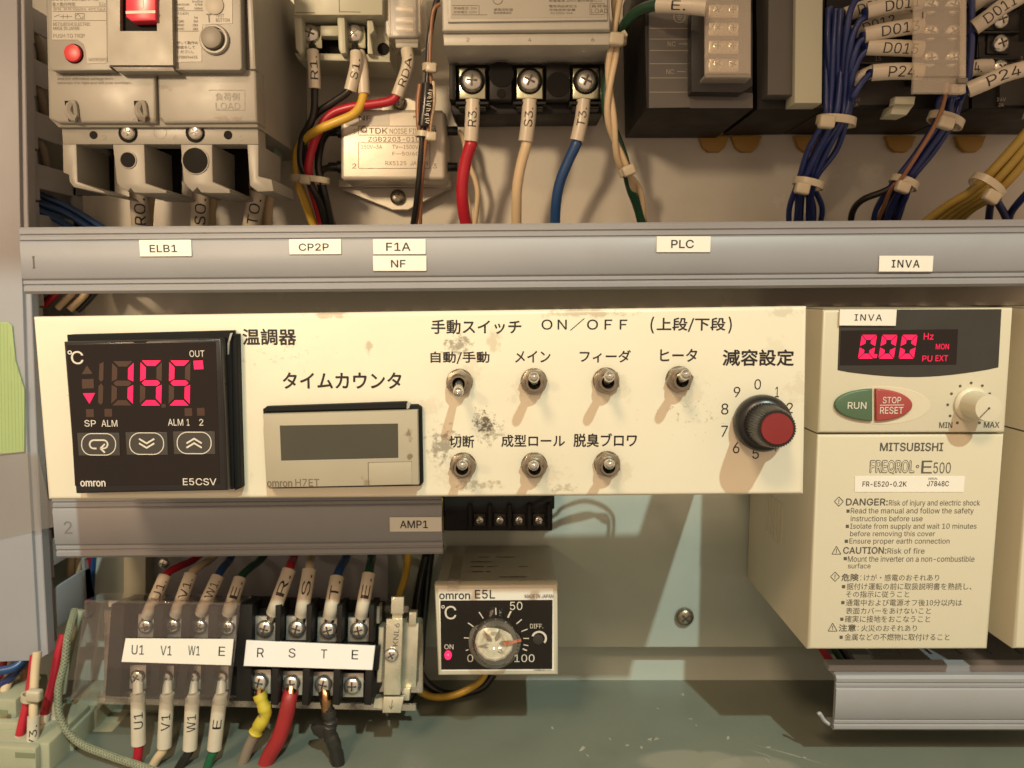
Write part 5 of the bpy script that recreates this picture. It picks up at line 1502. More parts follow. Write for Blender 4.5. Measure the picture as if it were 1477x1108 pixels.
# three load cables of the large breaker
for x0, x1, tx, lab, tilt in ((200, 203, 'R0.', 'R0', 0), (290, 288, 'S0.', 'S0', 0), (372, 362, 'T0.', 'T0', -1)):
    o, o0 = wire('wire', 'thick ivory sleeved cable marked %s under the large left breaker' % lab, [(x0 + (4 if tilt else 0), 262, 306), (x0, 285, 308), (x1, 325, 312), (x1 - 2, 350, 318)], 2.4, MT['w_cream'], GW)
    sleeve(o, o0, [(x0, 276, 307.5), ((x0 + x1) / 2, 300, 309), (x1, 330, 313)], 3.4, tx, (0.22, 0.85), 0.62, flip=True)
    o, o0 = wire('wire', 'pale cable just right of the %s cable under the large left breaker' % lab, [(x0 + 18, 270, 312), (x0 + 14, 300, 316), (x0 + 12, 345, 322)], 2.2, MT['w_cream'], GW)
# R1, S1, RDA
o, o0 = wire('wire', 'black wire marked R1 from the small two pole protector', [(450, 66, 313), (452, 76, 311), (453, 105, 310), (454, 130, 311), (453, 160, 312), (447, 180, 313), (436, 200, 316), (434, 235, 318), (446, 262, 318), (462, 295, 322), (470, 330, 328)], 1.45, MT['w_black'], GW)
sleeve(o, o0, [(451, 74, 311), (453, 100, 310), (454, 128, 310.5)], 2.35, 'R1.', (0.22, 0.80), 0.62, flip=True)
o, o0 = wire('wire', 'black wire marked S1 from the small two pole protector', [(512, 66, 313), (515, 80, 311), (512, 105, 310), (504, 130, 311), (480, 148, 313), (456, 165, 315), (442, 190, 318), (438, 230, 320), (450, 270, 320), (476, 325, 328)], 1.45, MT['w_black'], GW)
sleeve(o, o0, [(514, 76, 311), (513, 98, 309.8), (505, 131, 310.5)], 2.4, 'S1.', (0.30, 0.75), 0.62, flip=True)
o, o0 = wire('wire', 'yellow wire bending left from behind the S1 marker', [(518, 78, 314), (523, 100, 313), (525, 130, 312), (520, 152, 311), (508, 166, 310), (480, 178, 310), (456, 189, 312), (436, 205, 318), (428, 225, 321), (430, 262, 322), (440, 290, 324), (456, 335, 330)], 1.75, MT['w_yellow'], GW)
sleeve(o, o0, [(518, 76, 314), (523, 100, 312.5), (525, 136, 311.8)], 2.3)
o, o0 = wire('wire', 'red wire marked RDA from the clear fuse holder', [(587, 76, 313), (588, 85, 312.6), (584, 105, 312), (573, 136, 312), (562, 146, 312), (535, 151, 312), (505, 155, 312), (478, 165, 313), (462, 185, 314), (450, 215, 316), (445, 240, 317), (447, 262, 319), (458, 300, 324), (468, 340, 330)], 1.75, MT['w_red'], GW)
sleeve(o, o0, [(587, 72, 313), (588, 95, 312), (573, 139, 311.7)], 2.45, 'RDA.', (0.20, 0.84), 0.58, flip=True)
wire('wire', 'black lead from the upper left bushing of the noise filter', [(489, 190, 329), (476, 190, 328), (464, 205, 325), (459, 240, 322), (466, 270, 322), (480, 330, 328)], 1.5, MT['w_black'], GW)
wire('wire', 'black lead from the lower left bushing of the noise filter', [(489, 241, 329), (474, 242, 327), (463, 248, 324), (462, 268, 323), (472, 300, 325), (484, 335, 330)], 1.4, MT['w_black'], GW)
tie('cable_tie', 'pale cable tie round the black, red and yellow wires left of the noise filter', 446, 259, 317, 8, 4, 5, -6, 1, 2.2)
# thin pair with small black component
wire('wire', 'thin tan wire running down to the black component', [(634, 6, 306), (626, 14, 306), (622, 40, 307), (620, 90, 308), (622, 120, 309), (624, 150, 309), (618, 185, 309), (613, 215, 311), (608, 270, 316), (606, 335, 326)], 0.75, MT['w_brown'], GW)
wire('wire', 'thin black wire beside the tan wire at the top of the noise filter', [(640, -20, 308), (628, 8, 307), (619, 60, 308), (617, 110, 309), (614, 150, 310), (610, 190, 310), (606, 235, 312), (602, 280, 316), (594, 335, 326)], 1.15, MT['w_black'], GW)
wire('wire', 'copper coloured wire crossing the noise filter down to the duct', [(606, 122, 311), (603, 150, 311), (604, 180, 311), (608, 200, 312), (609, 240, 313), (604, 280, 317), (598, 335, 327)], 1.05, MT['w_brown'], GW)
wire('wire', 'thin cream wire looping at the black component', [(625, 118, 309), (626, 145, 309), (621, 175, 309), (619, 196, 310)], 0.8, MT['w_cream'], GW)
o0 = P(614, 152, 307)
c_ = MB().tube([P(616, 122, 308) - o0, P(614, 152, 307) - o0, P(610, 182, 308) - o0], 2.1, 14).build('inline_fuse', MT['black'], None, True, W(o0))
tag(c_, 'small black sleeve with white stamped lettering hanging over the noise filter', 'component')
m = MB()
pa, pb_ = P(612.5, 179, 304.6) - o0, P(618, 127, 304.6) - o0
dr = (pb_ - pa).normalized(); nn = Vector((dr.z, 0, -dr.x))
rnd = random.Random(11)
for k in range(15):                   # worn white stamping, no longer legible
    c = pa.lerp(pb_, (k + 0.5) / 15) + nn * rnd.uniform(0.5, 1.3)
    m.line(c - nn * rnd.uniform(0.5, 1.0) + dr * rnd.uniform(-.4, .4), c + nn * rnd.uniform(0.5, 1.0) + dr * rnd.uniform(-.4, .4), 0.28)
m.build('stamping', MT['whiteink'], c_, False)
tie('cable_tie', 'pale cable tie above the small black component', 620, 98, 307.5, 2.4, 2.0, 4, 2, 0, 2.3, 1.5)
tie('cable_tie', 'pale cable tie below the small black component over the noise filter', 611, 194, 310, 2.8, 2.0, 6, 11, 3, 2.3, 1.2)
# R3 S3 T3
o, o0 = wire('wire', 'thick red wire marked R3 from the black terminal base', [(682, 150, 308.6), (682, 160, 308.4), (681, 200, 309), (672, 232, 311), (667, 265, 313), (668, 300, 316), (676, 340, 322)], 2.45, MT['w_red'], GW, seg=14)
sleeve(o, o0, [(682, 145, 308.5), (681, 175, 308.3), (679, 204, 309)], 2.85, 'R3.', (0.34, 0.78), 0.60, flip=True)
o, o0 = wire('wire', 'thick cream wire marked S3 from the black terminal base', [(764, 150, 308.6), (763, 160, 308.4), (761, 200, 309), (751, 240, 311), (746, 270, 313), (745, 300, 316), (745, 345, 322)], 2.1, MT['w_cream'], GW, seg=14)
sleeve(o, o0, [(764, 145, 308.5), (762, 175, 308.3), (758, 204, 309)], 2.85, 'S3.', (0.34, 0.78), 0.60, flip=True)
o, o0 = wire('wire', 'thick blue wire marked T3 from the black terminal base', [(842, 150, 308.6), (841, 160, 308.4), (834, 200, 309), (820, 232, 311), (808, 262, 313), (802, 295, 316), (800, 345, 322)], 2.1, MT['w_blue'], GW, seg=14)
sleeve(o, o0, [(842, 145, 308.5), (839, 172, 308.3), (832, 203, 309)], 2.75, 'T3.', (0.34, 0.78), 0.60, flip=True)
wire('wire', 'thin cream wire from the upper right bushing of the noise filter', [(660, 189, 329), (668, 200, 330), (676, 235, 331), (686, 262, 332), (689, 285, 333), (684, 330, 336)], 1.15, MT['w_cream'], GW)
wire('wire', 'thin cream wire from the lower right bushing of the noise filter', [(660, 241, 329), (668, 262, 331), (676, 300, 333), (679, 340, 337)], 1.15, MT['w_cream'], GW)
# twisted pair and earth wire
def helix(pts, off, r, turns, ph, n=90):
    w = smooth_path([P(*p) for p in pts], 24)
    ln = len(w); out = []
    for i in range(0, ln, 2):
        T = (w[min(i + 1, ln - 1)] - w[max(i - 1, 0)]).normalized()
        N = Vector((0, -1, 0)); N = (N - T * N.dot(T)).normalized(); B = T.cross(N)
        a = ph + turns * 2 * math.pi * i / ln
        out.append(w[i] + (N * math.cos(a) + B * math.sin(a)) * off)
    return out
ctr = [(893, -40, 296), (890, 0, 296), (887, 56, 296), (880, 110, 297), (880, 160, 299), (886, 200, 303), (897, 235, 308), (910, 258, 314), (922, 285, 322), (932, 335, 332)]
for k in range(2):
    w = helix(ctr, 1.15, 1.15, 2.6, k * math.pi + 0.4)
    o0 = w[0]
    o = MB().tube([p - o0 for p in w], 1.22, 10).build('wire', MT['w_cream'], None, True, W(o0))
    tag(o, ['first strand of the twisted cream wire pair left of the power module', 'second strand of the twisted cream wire pair left of the power module'][k], 'wire', GW)
o, o0 = wire('wire', 'green earth wire marked E arching behind the twisted cream pair to the power module', [(1012, 9, 272), (985, 6, 274), (950, 7, 278), (925, 14, 284), (905, 30, 291), (895, 50, 298), (882, 90, 303), (874, 130, 305), (876, 165, 306), (889, 198, 308), (900, 230, 312), (909, 270, 318), (920, 300, 324), (930, 340, 330)], 1.9, MT['w_dkgreen'], GW, seg=12)
sleeve(o, o0, [(948, 7, 277.5), (985, 8, 274), (1018, 11, 272)], 2.75, 'E.', (0.34, 0.62), 0.55)
tie('cable_tie', 'pale cable tie high on the twisted cream pair and green wire', 889, 57, 295, 3.4, 3, 6, 0, 0, 3.0, 1.6, tail=[(14, -10)])
tie('cable_tie', 'pale cable tie low on the twisted cream pair above the long duct', 905, 246, 310, 3.2, 3, -26, 2, 0, 2.6, 1.6)

# --- navy bundle 1
GB = 'navy signal wires of the output modules'
def bundle(starts, mid1, mid2, end, r, mat_, lab, spread=(6.0, 2.4)):
    rnd = random.Random(int(mid1[0]))
    n = len(starts)
    order = sorted(range(n), key=lambda i: starts[i][-1][0])
    for rank, i in enumerate(order):
        st = starts[i]
        u = (rank / (n - 1) - 0.5) * 2
        dx = u; dy = (-0.8, 0.6, -0.2, 0.9)[rank % 4] * (1 - 0.5 * u * u) + 0.35 * u * u
        def j(p, k=1.0, w=1.0): return (p[0] + dx * spread[0] * 3.2 * k + rnd.uniform(-2.2, 2.2) * w, p[1], p[2] + dy * spread[1] * k)
        pts = list(st) + [j((mid1[0] + (mid1[0] - mid2[0]) * .12, mid1[1] - 32, mid1[2] - 1), 1.05), j(mid1, 0.92), j(((mid1[0] * .5 + mid2[0] * .5), (mid1[1] + mid2[1]) / 2, (mid1[2] + mid2[2]) / 2), 0.9, 3), j(mid2, 0.72), j(((mid2[0] + end[0]) / 2 + rnd.uniform(-3, 3), (mid2[1] + end[1]) / 2, (mid2[2] + end[2]) / 2), 1.05, 3), j(end, 1.1)]
        wire('wire', lab[i], pts, r, mat_, GB)
B1 = [[(1195, 12, 291), (1194, 60, 290)], [(1206, 14, 290), (1203, 60, 289)], [(1213, 14, 288), (1210, 60, 288)], [(1246, -14, 280), (1228, 12, 284), (1220, 60, 286)],
      [(1253, 22, 284), (1238, 34, 284), (1226, 70, 285)], [(1249, 54, 283), (1238, 64, 284), (1228, 96, 286)], [(1252, 72, 284), (1240, 84, 285), (1229, 112, 287)], [(1258, 104, 284), (1244, 118, 286), (1230, 140, 288)], [(1220, 16, 293), (1216, 60, 292)], [(1184 + 14, 10, 295), (1192, 60, 294)]]
L1 = ['navy wire at the far left of the straight bundle below the D011 markers', 'navy wire second from left in the straight bundle', 'navy wire third from left in the straight bundle', 'navy wire curving over the top in front of the D011 marker', 'navy wire leading to the D011 marker', 'navy wire leading to the D013 marker', 'navy wire leading to the D015 marker', 'navy wire leading to the P24 marker', 'navy wire behind the straight bundle, partly hidden', 'navy wire hugging the cream module edge']
bundle(B1, (1206, 172, 293), (1163, 262, 308), (1160, 340, 326), 1.12, MT['w_navy'], L1, (5.6, 2.6))
tie('cable_tie', 'pale cable tie round the straight navy bundle just below the modules', 1206, 175, 293, 7.0, 4.6, 6, -14, 1, 3.0, 1.6)
tie('cable_tie', 'pale cable tie low on the straight navy bundle above the duct', 1166, 265, 307, 5.6, 4.2, 14, -9, 7, 2.9, 1.5)
# marker tubes to the covered terminals
GS = 'marker tubes of the output modules'
def marker(label, pts, r, text, frac, hf=0.66):
    o0 = P(*pts[0])
    path = smooth_path([P(*p) - o0 for p in pts], 6)
    core, _ = wire('wire_end', label, [(pts[0][0] - 4, pts[0][1] + 1, pts[0][2])] + pts, r * 0.5, MT['w_navy'], GS, 'wire')
    sleeve(core, P(pts[0][0] - 4, pts[0][1] + 1, pts[0][2]), pts, r, text, frac, hf)
marker('wire end in a marker tube reading D011 entering the frosted cover', [(1251, 16, 283), (1285, 8, 281), (1330, 1, 280)], 2.7, 'D011', (0.30, 0.90))
marker('wire end in a marker tube reading D010 behind the D011 tube', [(1218, 22, 290), (1250, 10, 289), (1300, -6, 288)], 2.6, 'D010.', (0.20, 0.80))
marker('wire end in a marker tube reading D012 behind the D013 tube', [(1228, 48, 291), (1258, 36, 290), (1298, 26, 289), (1330, 22, 289)], 2.5, 'D012.', (0.14, 0.62))
marker('wire end in a marker tube reading D013 entering the frosted cover', [(1247, 51, 283), (1285, 43, 281), (1330, 36, 280)], 2.7, 'D013', (0.27, 0.90))
marker('wire end in a marker tube reading D015 entering the frosted cover', [(1251, 68, 284), (1285, 69, 282), (1330, 71, 281)], 2.75, 'D015', (0.28, 0.88))
marker('wire end in a marker tube reading P24 entering the frosted cover', [(1258, 105, 284), (1290, 103, 282), (1330, 103, 281)], 2.85, 'P24.', (0.30, 0.88))
marker('short wire end in a blank marker tube left of the P24 tube', [(1230, 116, 291), (1245, 109, 289), (1262, 101, 288)], 2.3, None, (0, 1))
marker('wire end in a marker tube reading D111 right of the frosted cover', [(1405, 40, 283), (1425, 26, 281), (1446, 10, 280), (1470, -4, 280)], 2.75, 'D011', (0.20, 0.80))
marker('wire end in a blank marker tube above the D111 tube', [(1400, 10, 288), (1420, -4, 286), (1445, -16, 285)], 2.6, None, (0, 1))
marker('wire end in a marker tube ending 4 beside an open terminal screw', [(1388, 106, 288), (1405, 98, 288), (1428, 97, 288)], 2.8, '24.', (0.0, 0.6))
marker('wire end in a marker tube reading P24 right of the frosted cover', [(1396, 130, 282), (1420, 120, 280), (1450, 107, 279), (1490, 96, 279)], 2.75, 'P24', (0.24, 0.72))
t = Thing('terminal_strip', 'dark open terminal strip with bare screws between the two frosted covers', 'terminal strip', 1440, 60, 296)
m = MB().pbox(t, 1412, -60, 1472, 120, 0, 6, 0.4)
for y in (10, 46, 84): m.pbox(t, 1412, y - 2, 1472, y + 2, -3, 4, 0.3, 1)
b = t.part('body', m, MT['black'])
for y in (30, 64, 100):
    t.part('clamp_washer', MB().pbox(t, 1424, y - 14, 1458, y + 14, -1.4, 1.5, 0.5, 2), MT['plcgrey'], b)
    screw(b, t.L(1441, y, -1.5), 3.3, MT['steel'])
# --- navy bundle 2 and others
B2 = [[(1402, -30, 284), (1401, 60, 284), (1396, 120, 285)], [(1394, 60, 289), (1391, 125, 288)], [(1380, 60, 290), (1380, 130, 289)], [(1372, 60, 291), (1373, 130, 290)], [(1386, 60, 292), (1386, 130, 291)], [(1376, 60, 295), (1378, 130, 293)], [(1392, 60, 295), (1389, 130, 293)]]
L2 = ['navy wire passing in front along the right side of the frosted cover', 'navy wire emerging at the right under the frosted cover', 'navy wire in the middle under the frosted cover', 'navy wire leftmost under the frosted cover', 'navy wire second from right under the frosted cover', 'navy wire at the back of the slanting bundle, left', 'navy wire at the back of the slanting bundle, right']
bundle(B2, (1362, 176, 293), (1302, 262, 306), (1272, 340, 326), 1.15, MT['w_navy'], L2, (4.6, 2.4))
wire('wire', 'thin brown wire lying along the slanting navy bundle', [(1366, 120, 288), (1362, 145, 287), (1350, 178, 288), (1325, 220, 294), (1300, 258, 301), (1284, 275, 306), (1262, 330, 324)], 0.75, MT['w_brown'], GB)
wire('wire', 'black wire looping left from the lower tie of the slanting bundle', [(1300, 262, 306), (1275, 276, 309), (1245, 288, 314), (1230, 305, 320), (1226, 335, 328)], 1.3, MT['w_black'], GB)
wire('wire', 'navy wire splaying right below the lower tie of the slanting bundle', [(1312, 262, 306), (1306, 285, 310), (1294, 310, 318), (1292, 340, 326)], 1.3, MT['w_navy'], GB)
tie('cable_tie', 'pale cable tie round the slanting navy bundle under the frosted cover', 1364, 174, 292, 6.3, 4.4, 20, 0, 3, 3.0, 1.6)
tie('cable_tie', 'pale cable tie low on the slanting navy bundle above the duct', 1304, 264, 305, 5.2, 4.2, 24, -2, 6, 2.8, 1.5)
for k in range(5):
    dx = (k - 2) * 9
    wire('wire', ['yellow jacketed cable on the lower left side of its bundle', 'yellow jacketed cable second from the left in its bundle', 'yellow jacketed cable in the middle of its bundle', 'yellow jacketed cable second from the right in its bundle', 'yellow jacketed cable on the upper right side of its bundle'][k],
         [(1545 + dx * .4, 120 + k * 6, 285 + (k % 2) * 2), (1494 + dx * .5, 186 + k * 4, 291 + (k % 2) * 2), (1450 + dx * .7, 240 + k * 3, 299 + (k % 2) * 2), (1415 + dx * .8, 276 + k * 2, 306), (1380 + dx, 300 + k, 314), (1335 + dx * 1.4, 340, 326)], 1.75, MT['w_ycable'], 'yellow jacketed cables at the right edge')
tie('cable_tie', 'pale cable tie round the yellow cables at the right edge', 1424, 270, 300, 7.0, 5, 38, 6, 14, 3.0, 1.6)
for pts, lab in (([(1432, 286, 304), (1428, 300, 312), (1424, 340, 326)], 'navy wire hanging below the yellow cables, left'), ([(1438, 290, 305), (1450, 312, 314), (1458, 340, 326)], 'navy wire hanging below the yellow cables, middle'), ([(1490, 270, 300), (1466, 296, 308), (1456, 314, 316), (1455, 345, 328)], 'black wire bending down at the right edge above the duct')):
    wire('wire', lab, pts, 1.45, MT['w_navy'], GB)
# wires inside the left duct's slots
for i, (pts, r, c, lab) in enumerate([([(40, 270, 322), (62, 283, 326), (100, 300, 330), (150, 330, 334)], 1.5, 'w_blue', 'upper blue wire in the left duct opening'), ([(40, 282, 320), (60, 295, 323), (95, 308, 328), (140, 336, 332)], 1.5, 'w_blue', 'middle blue wire in the left duct opening'), ([(42, 296, 318), (60, 306, 320), (85, 318, 324), (120, 340, 330)], 1.5, 'w_blue', 'lower blue wire in the left duct opening'),
                                 ([(62, 440, 322), (80, 424, 322), (95, 405, 325)], 1.6, 'w_red', 'red wire in the gap between long duct and panel'), ([(82, 445, 322), (102, 425, 324), (118, 405, 326)], 1.4, 'w_cream', 'left cream wire in the gap between long duct and panel'), ([(100, 447, 324), (120, 428, 326), (136, 405, 328)], 1.4, 'w_cream', 'right cream wire in the gap between long duct and panel'), ([(112, 448, 330), (130, 430, 330), (150, 405, 331)], 1.4, 'w_black', 'black wire in the gap between long duct and panel')]):
    wire('wire', lab, pts, r, MT[c], 'wires in the duct gaps')
for i, y in enumerate((65, 140, 216)):
    wire('wire', ['grey ribbed cable in the top slot of the left duct', 'grey ribbed cable in the second slot of the left duct', 'grey ribbed cable in the third slot of the left duct'][i], [(44 + i * 2, y - 22, 318), (56 + i * 3, y, 320), (60 + i * 3, y + 26, 324)], 1.6, MT['w_grey'], 'wires in the duct gaps')
t3 = P(0, 0, 0)
# ------------------------------------------------------------------ terminal block on its rail, lower left
DK_ = 290.0
t = Thing('mounting_rail', 'slotted steel mounting rail behind the lower left terminal block', 'rail', 370, 930, 322, 2.0, -9)
m = MB().ppoly(t, [(150, 880), (610, 892), (610, 1000), (150, 992)], 0, 1.0, 0.2, 1)
m.ppoly(t, [(156, 866), (590, 874), (590, 884), (156, 876)], -7, 1.0, 0.2, 1); m.ppoly(t, [(140, 1006), (600, 1016), (600, 1026), (140, 1016)], -7, 1.0, 0.2, 1)
t.part('rail', m, MT['steel'])
m = MB().ppoly(t, [(212, 790), (560, 800), (560, 868), (212, 862)], 10, 1.2, 0.3, 1)
t.part('bracket', m, MT['duct'])
m = MB().ppoly(t, [(178, 780), (210, 780), (210, 862), (178, 866)], 2, 14, 0.5, 2)
t.part('spacer', m, MT['plc'])
screw_thing(237, 812, 330, 2.6, 'small shiny screw above the clear terminal cover', mat_=MT['steel'])

t = Thing('terminal_block', 'black eight pole terminal block with poles U1 to E under a clear cover', 'terminal block', 345, 940, DK_, 2.0, -9)
TB = t
m = MB().ppoly(t, [(160, 874), (345, 876), (545, 884), (540, 1012), (338, 1008), (152, 1004)], 9, 20, 0.6, 2)
m.ppoly(t, [(344, 872), (364, 872), (362, 1012), (340, 1010)], 0, 12, 0.5, 2)
m.ppoly(t, [(160, 872), (180, 872), (173, 1006), (151, 1004)], 0, 12, 0.5, 2)
m.ppoly(t, [(168, 922), (548, 932), (545, 968), (164, 957)], 0.6, 9, 0.4, 2)
UX = [(211, 199), (250, 239), (289, 278), (329, 318)]
RX = [(383, 375), (429, 421), (474, 467), (518, 509)]
# barriers between poles
for x in (230, 270, 309): m.ppoly(t, [(x - 8, 874), (x + 6, 874), (x + 3, 922), (x - 10, 922)], -2.2, 12, 0.4, 2); m.ppoly(t, [(x - 12, 958), (x + 1, 958), (x - 2, 1006), (x - 15, 1006)], -2.2, 12, 0.4, 2)
for x in (401, 446, 490, 536): m.ppoly(t, [(x - 4, 873), (x + 4, 873), (x + 2.5, 927), (x - 5, 926)], -2.6, 13, 0.4, 2); m.ppoly(t, [(x - 9, 964), (x + 1, 965), (x - 1, 1018), (x - 11, 1017)], -2.6, 13, 0.4, 2)
b = t.part('base', m, MT['blackmatt'])
yz = 4.2
for (xu, xl_), (yu, yl_) in zip(UX + RX, [(903, 976), (902, 977), (903, 977), (905, 977), (906, 983), (906, 985), (908, 986), (908, 988)]):
    w = 12 if xu < 340 else 16
    for x, y in ((xu, yu), (xl_, yl_)):
        t.part('contact_plate', MB().ppoly(t, [(x - w, y - 17), (x + w, y - 17), (x + w - 1, y + 18), (x - w - 1, y + 18)], yz, 1.4, 0.4, 2), MT['plated'], b)
        screw(b, t.L(x, y, yz - 0.2), 2.9 if xu < 340 else 3.5)
m = MB().ppoly(t, [(181, 921), (337, 922), (333, 960), (175, 955)], -8.3, 0.25, 0.08, 1)
l1 = t.part('marking_strip', m, MT['labelwhite'], b); l1['label'] = 'marking strip reading U1 V1 W1 E'
m = MB()
for s_, bx in (('U1', (189.5, 931, 208, 944)), ('V1', (231, 932, 248, 945)), ('W1', (271, 932, 288.5, 945)), ('E', (315, 933, 325, 946))): m.ptext(t, s_, bx, -8.4, .0)
t.part('lettering', m, MT['ink'], l1, False)
m = MB().ppoly(t, [(355, 924), (541, 932), (537, 967), (351, 961)], -3.0, 1.0, 0.2, 1)
l2 = t.part('marking_strip', m, mat('white_strip', (0.80, 0.79, 0.77), 0.4, var=.02), b); l2['label'] = 'marking strip reading R S T E'
m = MB()
for s_, bx in (('R', (370.5, 935, 381, 948)), ('S', (416, 935.5, 426.5, 948.5)), ('T', (462.5, 937, 472, 949.5)), ('E', (507, 938, 517, 951))): m.ptext(t, s_, bx, -3.08, .0)
t.part('lettering', m, MT['ink'], l2, False)
# clear cover
m = MB().ppoly(t, [(122, 866), (346, 870), (329, 1019), (102, 1010)], -8.0, 1.1, 0.5, 2)
m.ppoly(t, [(122, 866), (346, 870), (346, 873), (122, 869)], -6.8, 13, 0.1, 1)
m.ppoly(t, [(102, 1007), (329, 1016), (329, 1019), (102, 1010)], -6.8, 9, 0.1, 1)
m.ppoly(t, [(122, 867), (125, 867), (105, 1010), (102, 1010)], -6.8, 13, 0.1, 1)
cv = t.part('clear_cover', m, MT['clear'])
E_ = Thing('end_clamp', 'shiny zinc plated end clamp screwed at the right end of the terminal block', 'clamp', 568, 944, DK_ + 1, 2.0, -9)
m = MB()
m.ppoly(E_, [(557, 893), (581, 893), (577, 1003), (553, 1003)], -3, 1.6, 0.5, 2)
m.ppoly(E_, [(564, 861), (583, 861), (582, 886), (563, 886)], -4, 1.4, 0.7, 2)
m.ppoly(E_, [(566, 880), (581, 880), (580, 895), (565, 895)], -2, 1.4, 0.3, 2)
m.ppoly(E_, [(582, 898), (604, 899), (600, 992), (578, 993)], 3, 9, 0.5, 2)
m.ppoly(E_, [(590, 883), (601, 883), (600, 902), (589, 902)], 1, 4, 0.5, 2)
m.ppoly(E_, [(580, 993), (592, 993), (590, 1011), (578, 1011)], 1, 4, 0.5, 2)
m.ppoly(E_, [(553, 1005), (583, 1005), (578, 1029), (551, 1029)], -2, 1.6, 0.6, 2)
m.ppoly(E_, [(546, 905), (554, 905), (550, 985), (543, 985)], 2, 8, 0.3, 1)
m.ppoly(E_, [(540, 1008), (556, 1006), (554, 1024), (537, 1022)], 3, 5, 0.3, 1)
m.ppoly(E_, [(541, 874), (548, 874), (547, 900), (540, 900)], 3, 6, 0.3, 1)
b2 = E_.part('plate', m, mat('rainbow_zinc', (0.66, 0.64, 0.50), 0.30, metal=0.75, var=0.22, vs=120, rvar=0.1))
m = MB(); m.ptext(E_, 'KNL6', (563, 900, 577, 932), -3.1, 0); 
t_ = MB(); v, f, _ = text_geo('KNL6', 0.0)
pa, pb_ = E_.L(570, 932, -3.08), E_.L(573, 899, -3.08); dr = (pb_ - pa).normalized(); nn = Vector((-dr.z, 0, dr.x))
t_.add([pa.lerp(pb_, p) + nn * ((q - .5) * 2.0) for p, q in v], f)
t_.pline(E_, (566, 1010), (564, 1023), 0.8, -2.1); t_.pline(E_, (564, 1023), (561.5, 1018), 0.8, -2.1); t_.pline(E_, (564, 1023), (567, 1018), 0.8, -2.1)
E_.part('stamped_lettering', t_, MT['greyink'], b2, False)
screw(b2, E_.L(565, 944, -3.1), 2.8, MT['steel'])

# ------------------------------------------------------------------ wires of the terminal block
GT = 'marked wires of the lower terminal block'
def up_wire(lab, xb, yb, xs, ys, xe, ye, mat_, text, r=1.6, rs=2.55, dz=0):
    D0 = DK_ + 5
    o, o0 = wire('wire', lab, [(xb, yb, D0), ((xb * .7 + xs * .3), yb * .7 + ys * .3, D0 - 1.0), (xs, ys, D0 + 6), ((xs + xe) / 2, (ys + ye) / 2 - 2, D0 + 14), (xe, ye, D0 + 24), (xe + (xe - xs) * .8, ye - 34, D0 + 34)], r, mat_, GT)
    sleeve(o, o0, [(xb, yb, D0 - .3), ((xb * .7 + xs * .3), yb * .7 + ys * .3, D0 - 1.3), (xs, ys, D0 + 6)], rs, text, (0.42, 0.86), 0.62, flip=False)
    q = P(xb - (xs - xb) * .1, yb + 8, D0 + 0.5)
    sub_tube(o, o0, 'crimp_lug', [(xb, yb - 2, D0), (xb - (xs - xb) * .15, yb + 12, D0 + .6)], 1.9, MT['solder'], flat=.6)
up_wire('red wire marked U1 rising from the clear cover', 213, 888, 238, 831, 281, 806, MT['w_red'], 'U1.')
up_wire('cream wire marked V1 rising from the clear cover', 254, 886, 275, 829, 306, 805, MT['w_cream'], 'V1.')
up_wire('blue wire marked W1 rising from the clear cover', 290, 884, 314, 832, 332, 806, MT['w_blue'], 'W1.')
up_wire('green wire marked E rising from the clear cover', 329, 884, 346, 835, 377, 806, MT['w_dkgreen'], 'E.')
up_wire('red wire marked R rising from the open poles', 394, 884, 417, 822, 424, 804, MT['w_red'], 'R.', 1.8, 2.75)
up_wire('cream wire marked S rising from the open poles', 435, 886, 446, 822, 448, 804, MT['w_cream'], 'S.', 1.8, 2.75)
up_wire('blue wire marked T rising from the open poles', 476, 888, 486, 833, 499, 804, MT['w_blue'], 'T.', 1.8, 2.85)
up_wire('green wire marked E rising from the open poles', 521, 888, 532, 828, 536, 804, MT['w_dkgreen'], 'E.', 1.8, 2.65)
def down_wire(lab, xb, yb, xs, ys, pts, mat_, text, r=1.75, rs=2.75):
    D0 = DK_ - 1.5
    o, o0 = wire('wire', lab, [(xb + (xs - xb) * .05, yb + 4, D0 - .1), ((xb + xs) / 2, (yb + ys) / 2, D0 - 1.3), (xs, ys, D0 - 2)] + [(x, y, D0 - 2 + k) for k, (x, y) in enumerate(pts)], r, mat_, GT)
    sleeve(o, o0, [(xb, yb, D0), ((xb + xs) / 2, (yb + ys) / 2, D0 - 1.3), (xs, ys, D0 - 2)], rs, text, (0.36, 0.66) if len(text) > 1 else (0.42, 0.58), 0.60, flip=True)
    sub_tube(o, o0, 'crimp_lug', [(xb, yb - 18, D0 + 3), (xb, yb + 2, D0 - .2)], 2.1, MT['sleeve'], flat=.8)
down_wire('red wire marked U1 leaving the clear cover at the bottom', 199, 1000, 200, 1073, [(198, 1095), (190, 1135)], MT['w_red'], 'U1')
down_wire('cream wire marked V1 leaving the clear cover at the bottom', 241, 1000, 237, 1077, [(226, 1095), (205, 1130)], MT['w_cream'], 'V1')
down_wire('black wire marked W1 leaving the clear cover at the bottom', 278, 1000, 274, 1080, [(264, 1098), (245, 1130)], MT['w_black'], 'W1')
down_wire('green wire marked E leaving the clear cover at the bottom', 318, 1000, 309, 1080, [(303, 1096), (288, 1140)], MT['w_green'], 'E')
D0 = DK_ - 1
o, o0 = wire('wire', 'dusty grey wire wrapped with yellow tape under pole R', [(374, 996, D0 + 3), (379, 1015, D0), (381, 1032, D0), (370, 1055, D0), (356, 1085, D0 + 1), (338, 1135, D0 + 3)], 2.15, MT['w_grey'], GT, seg=14)
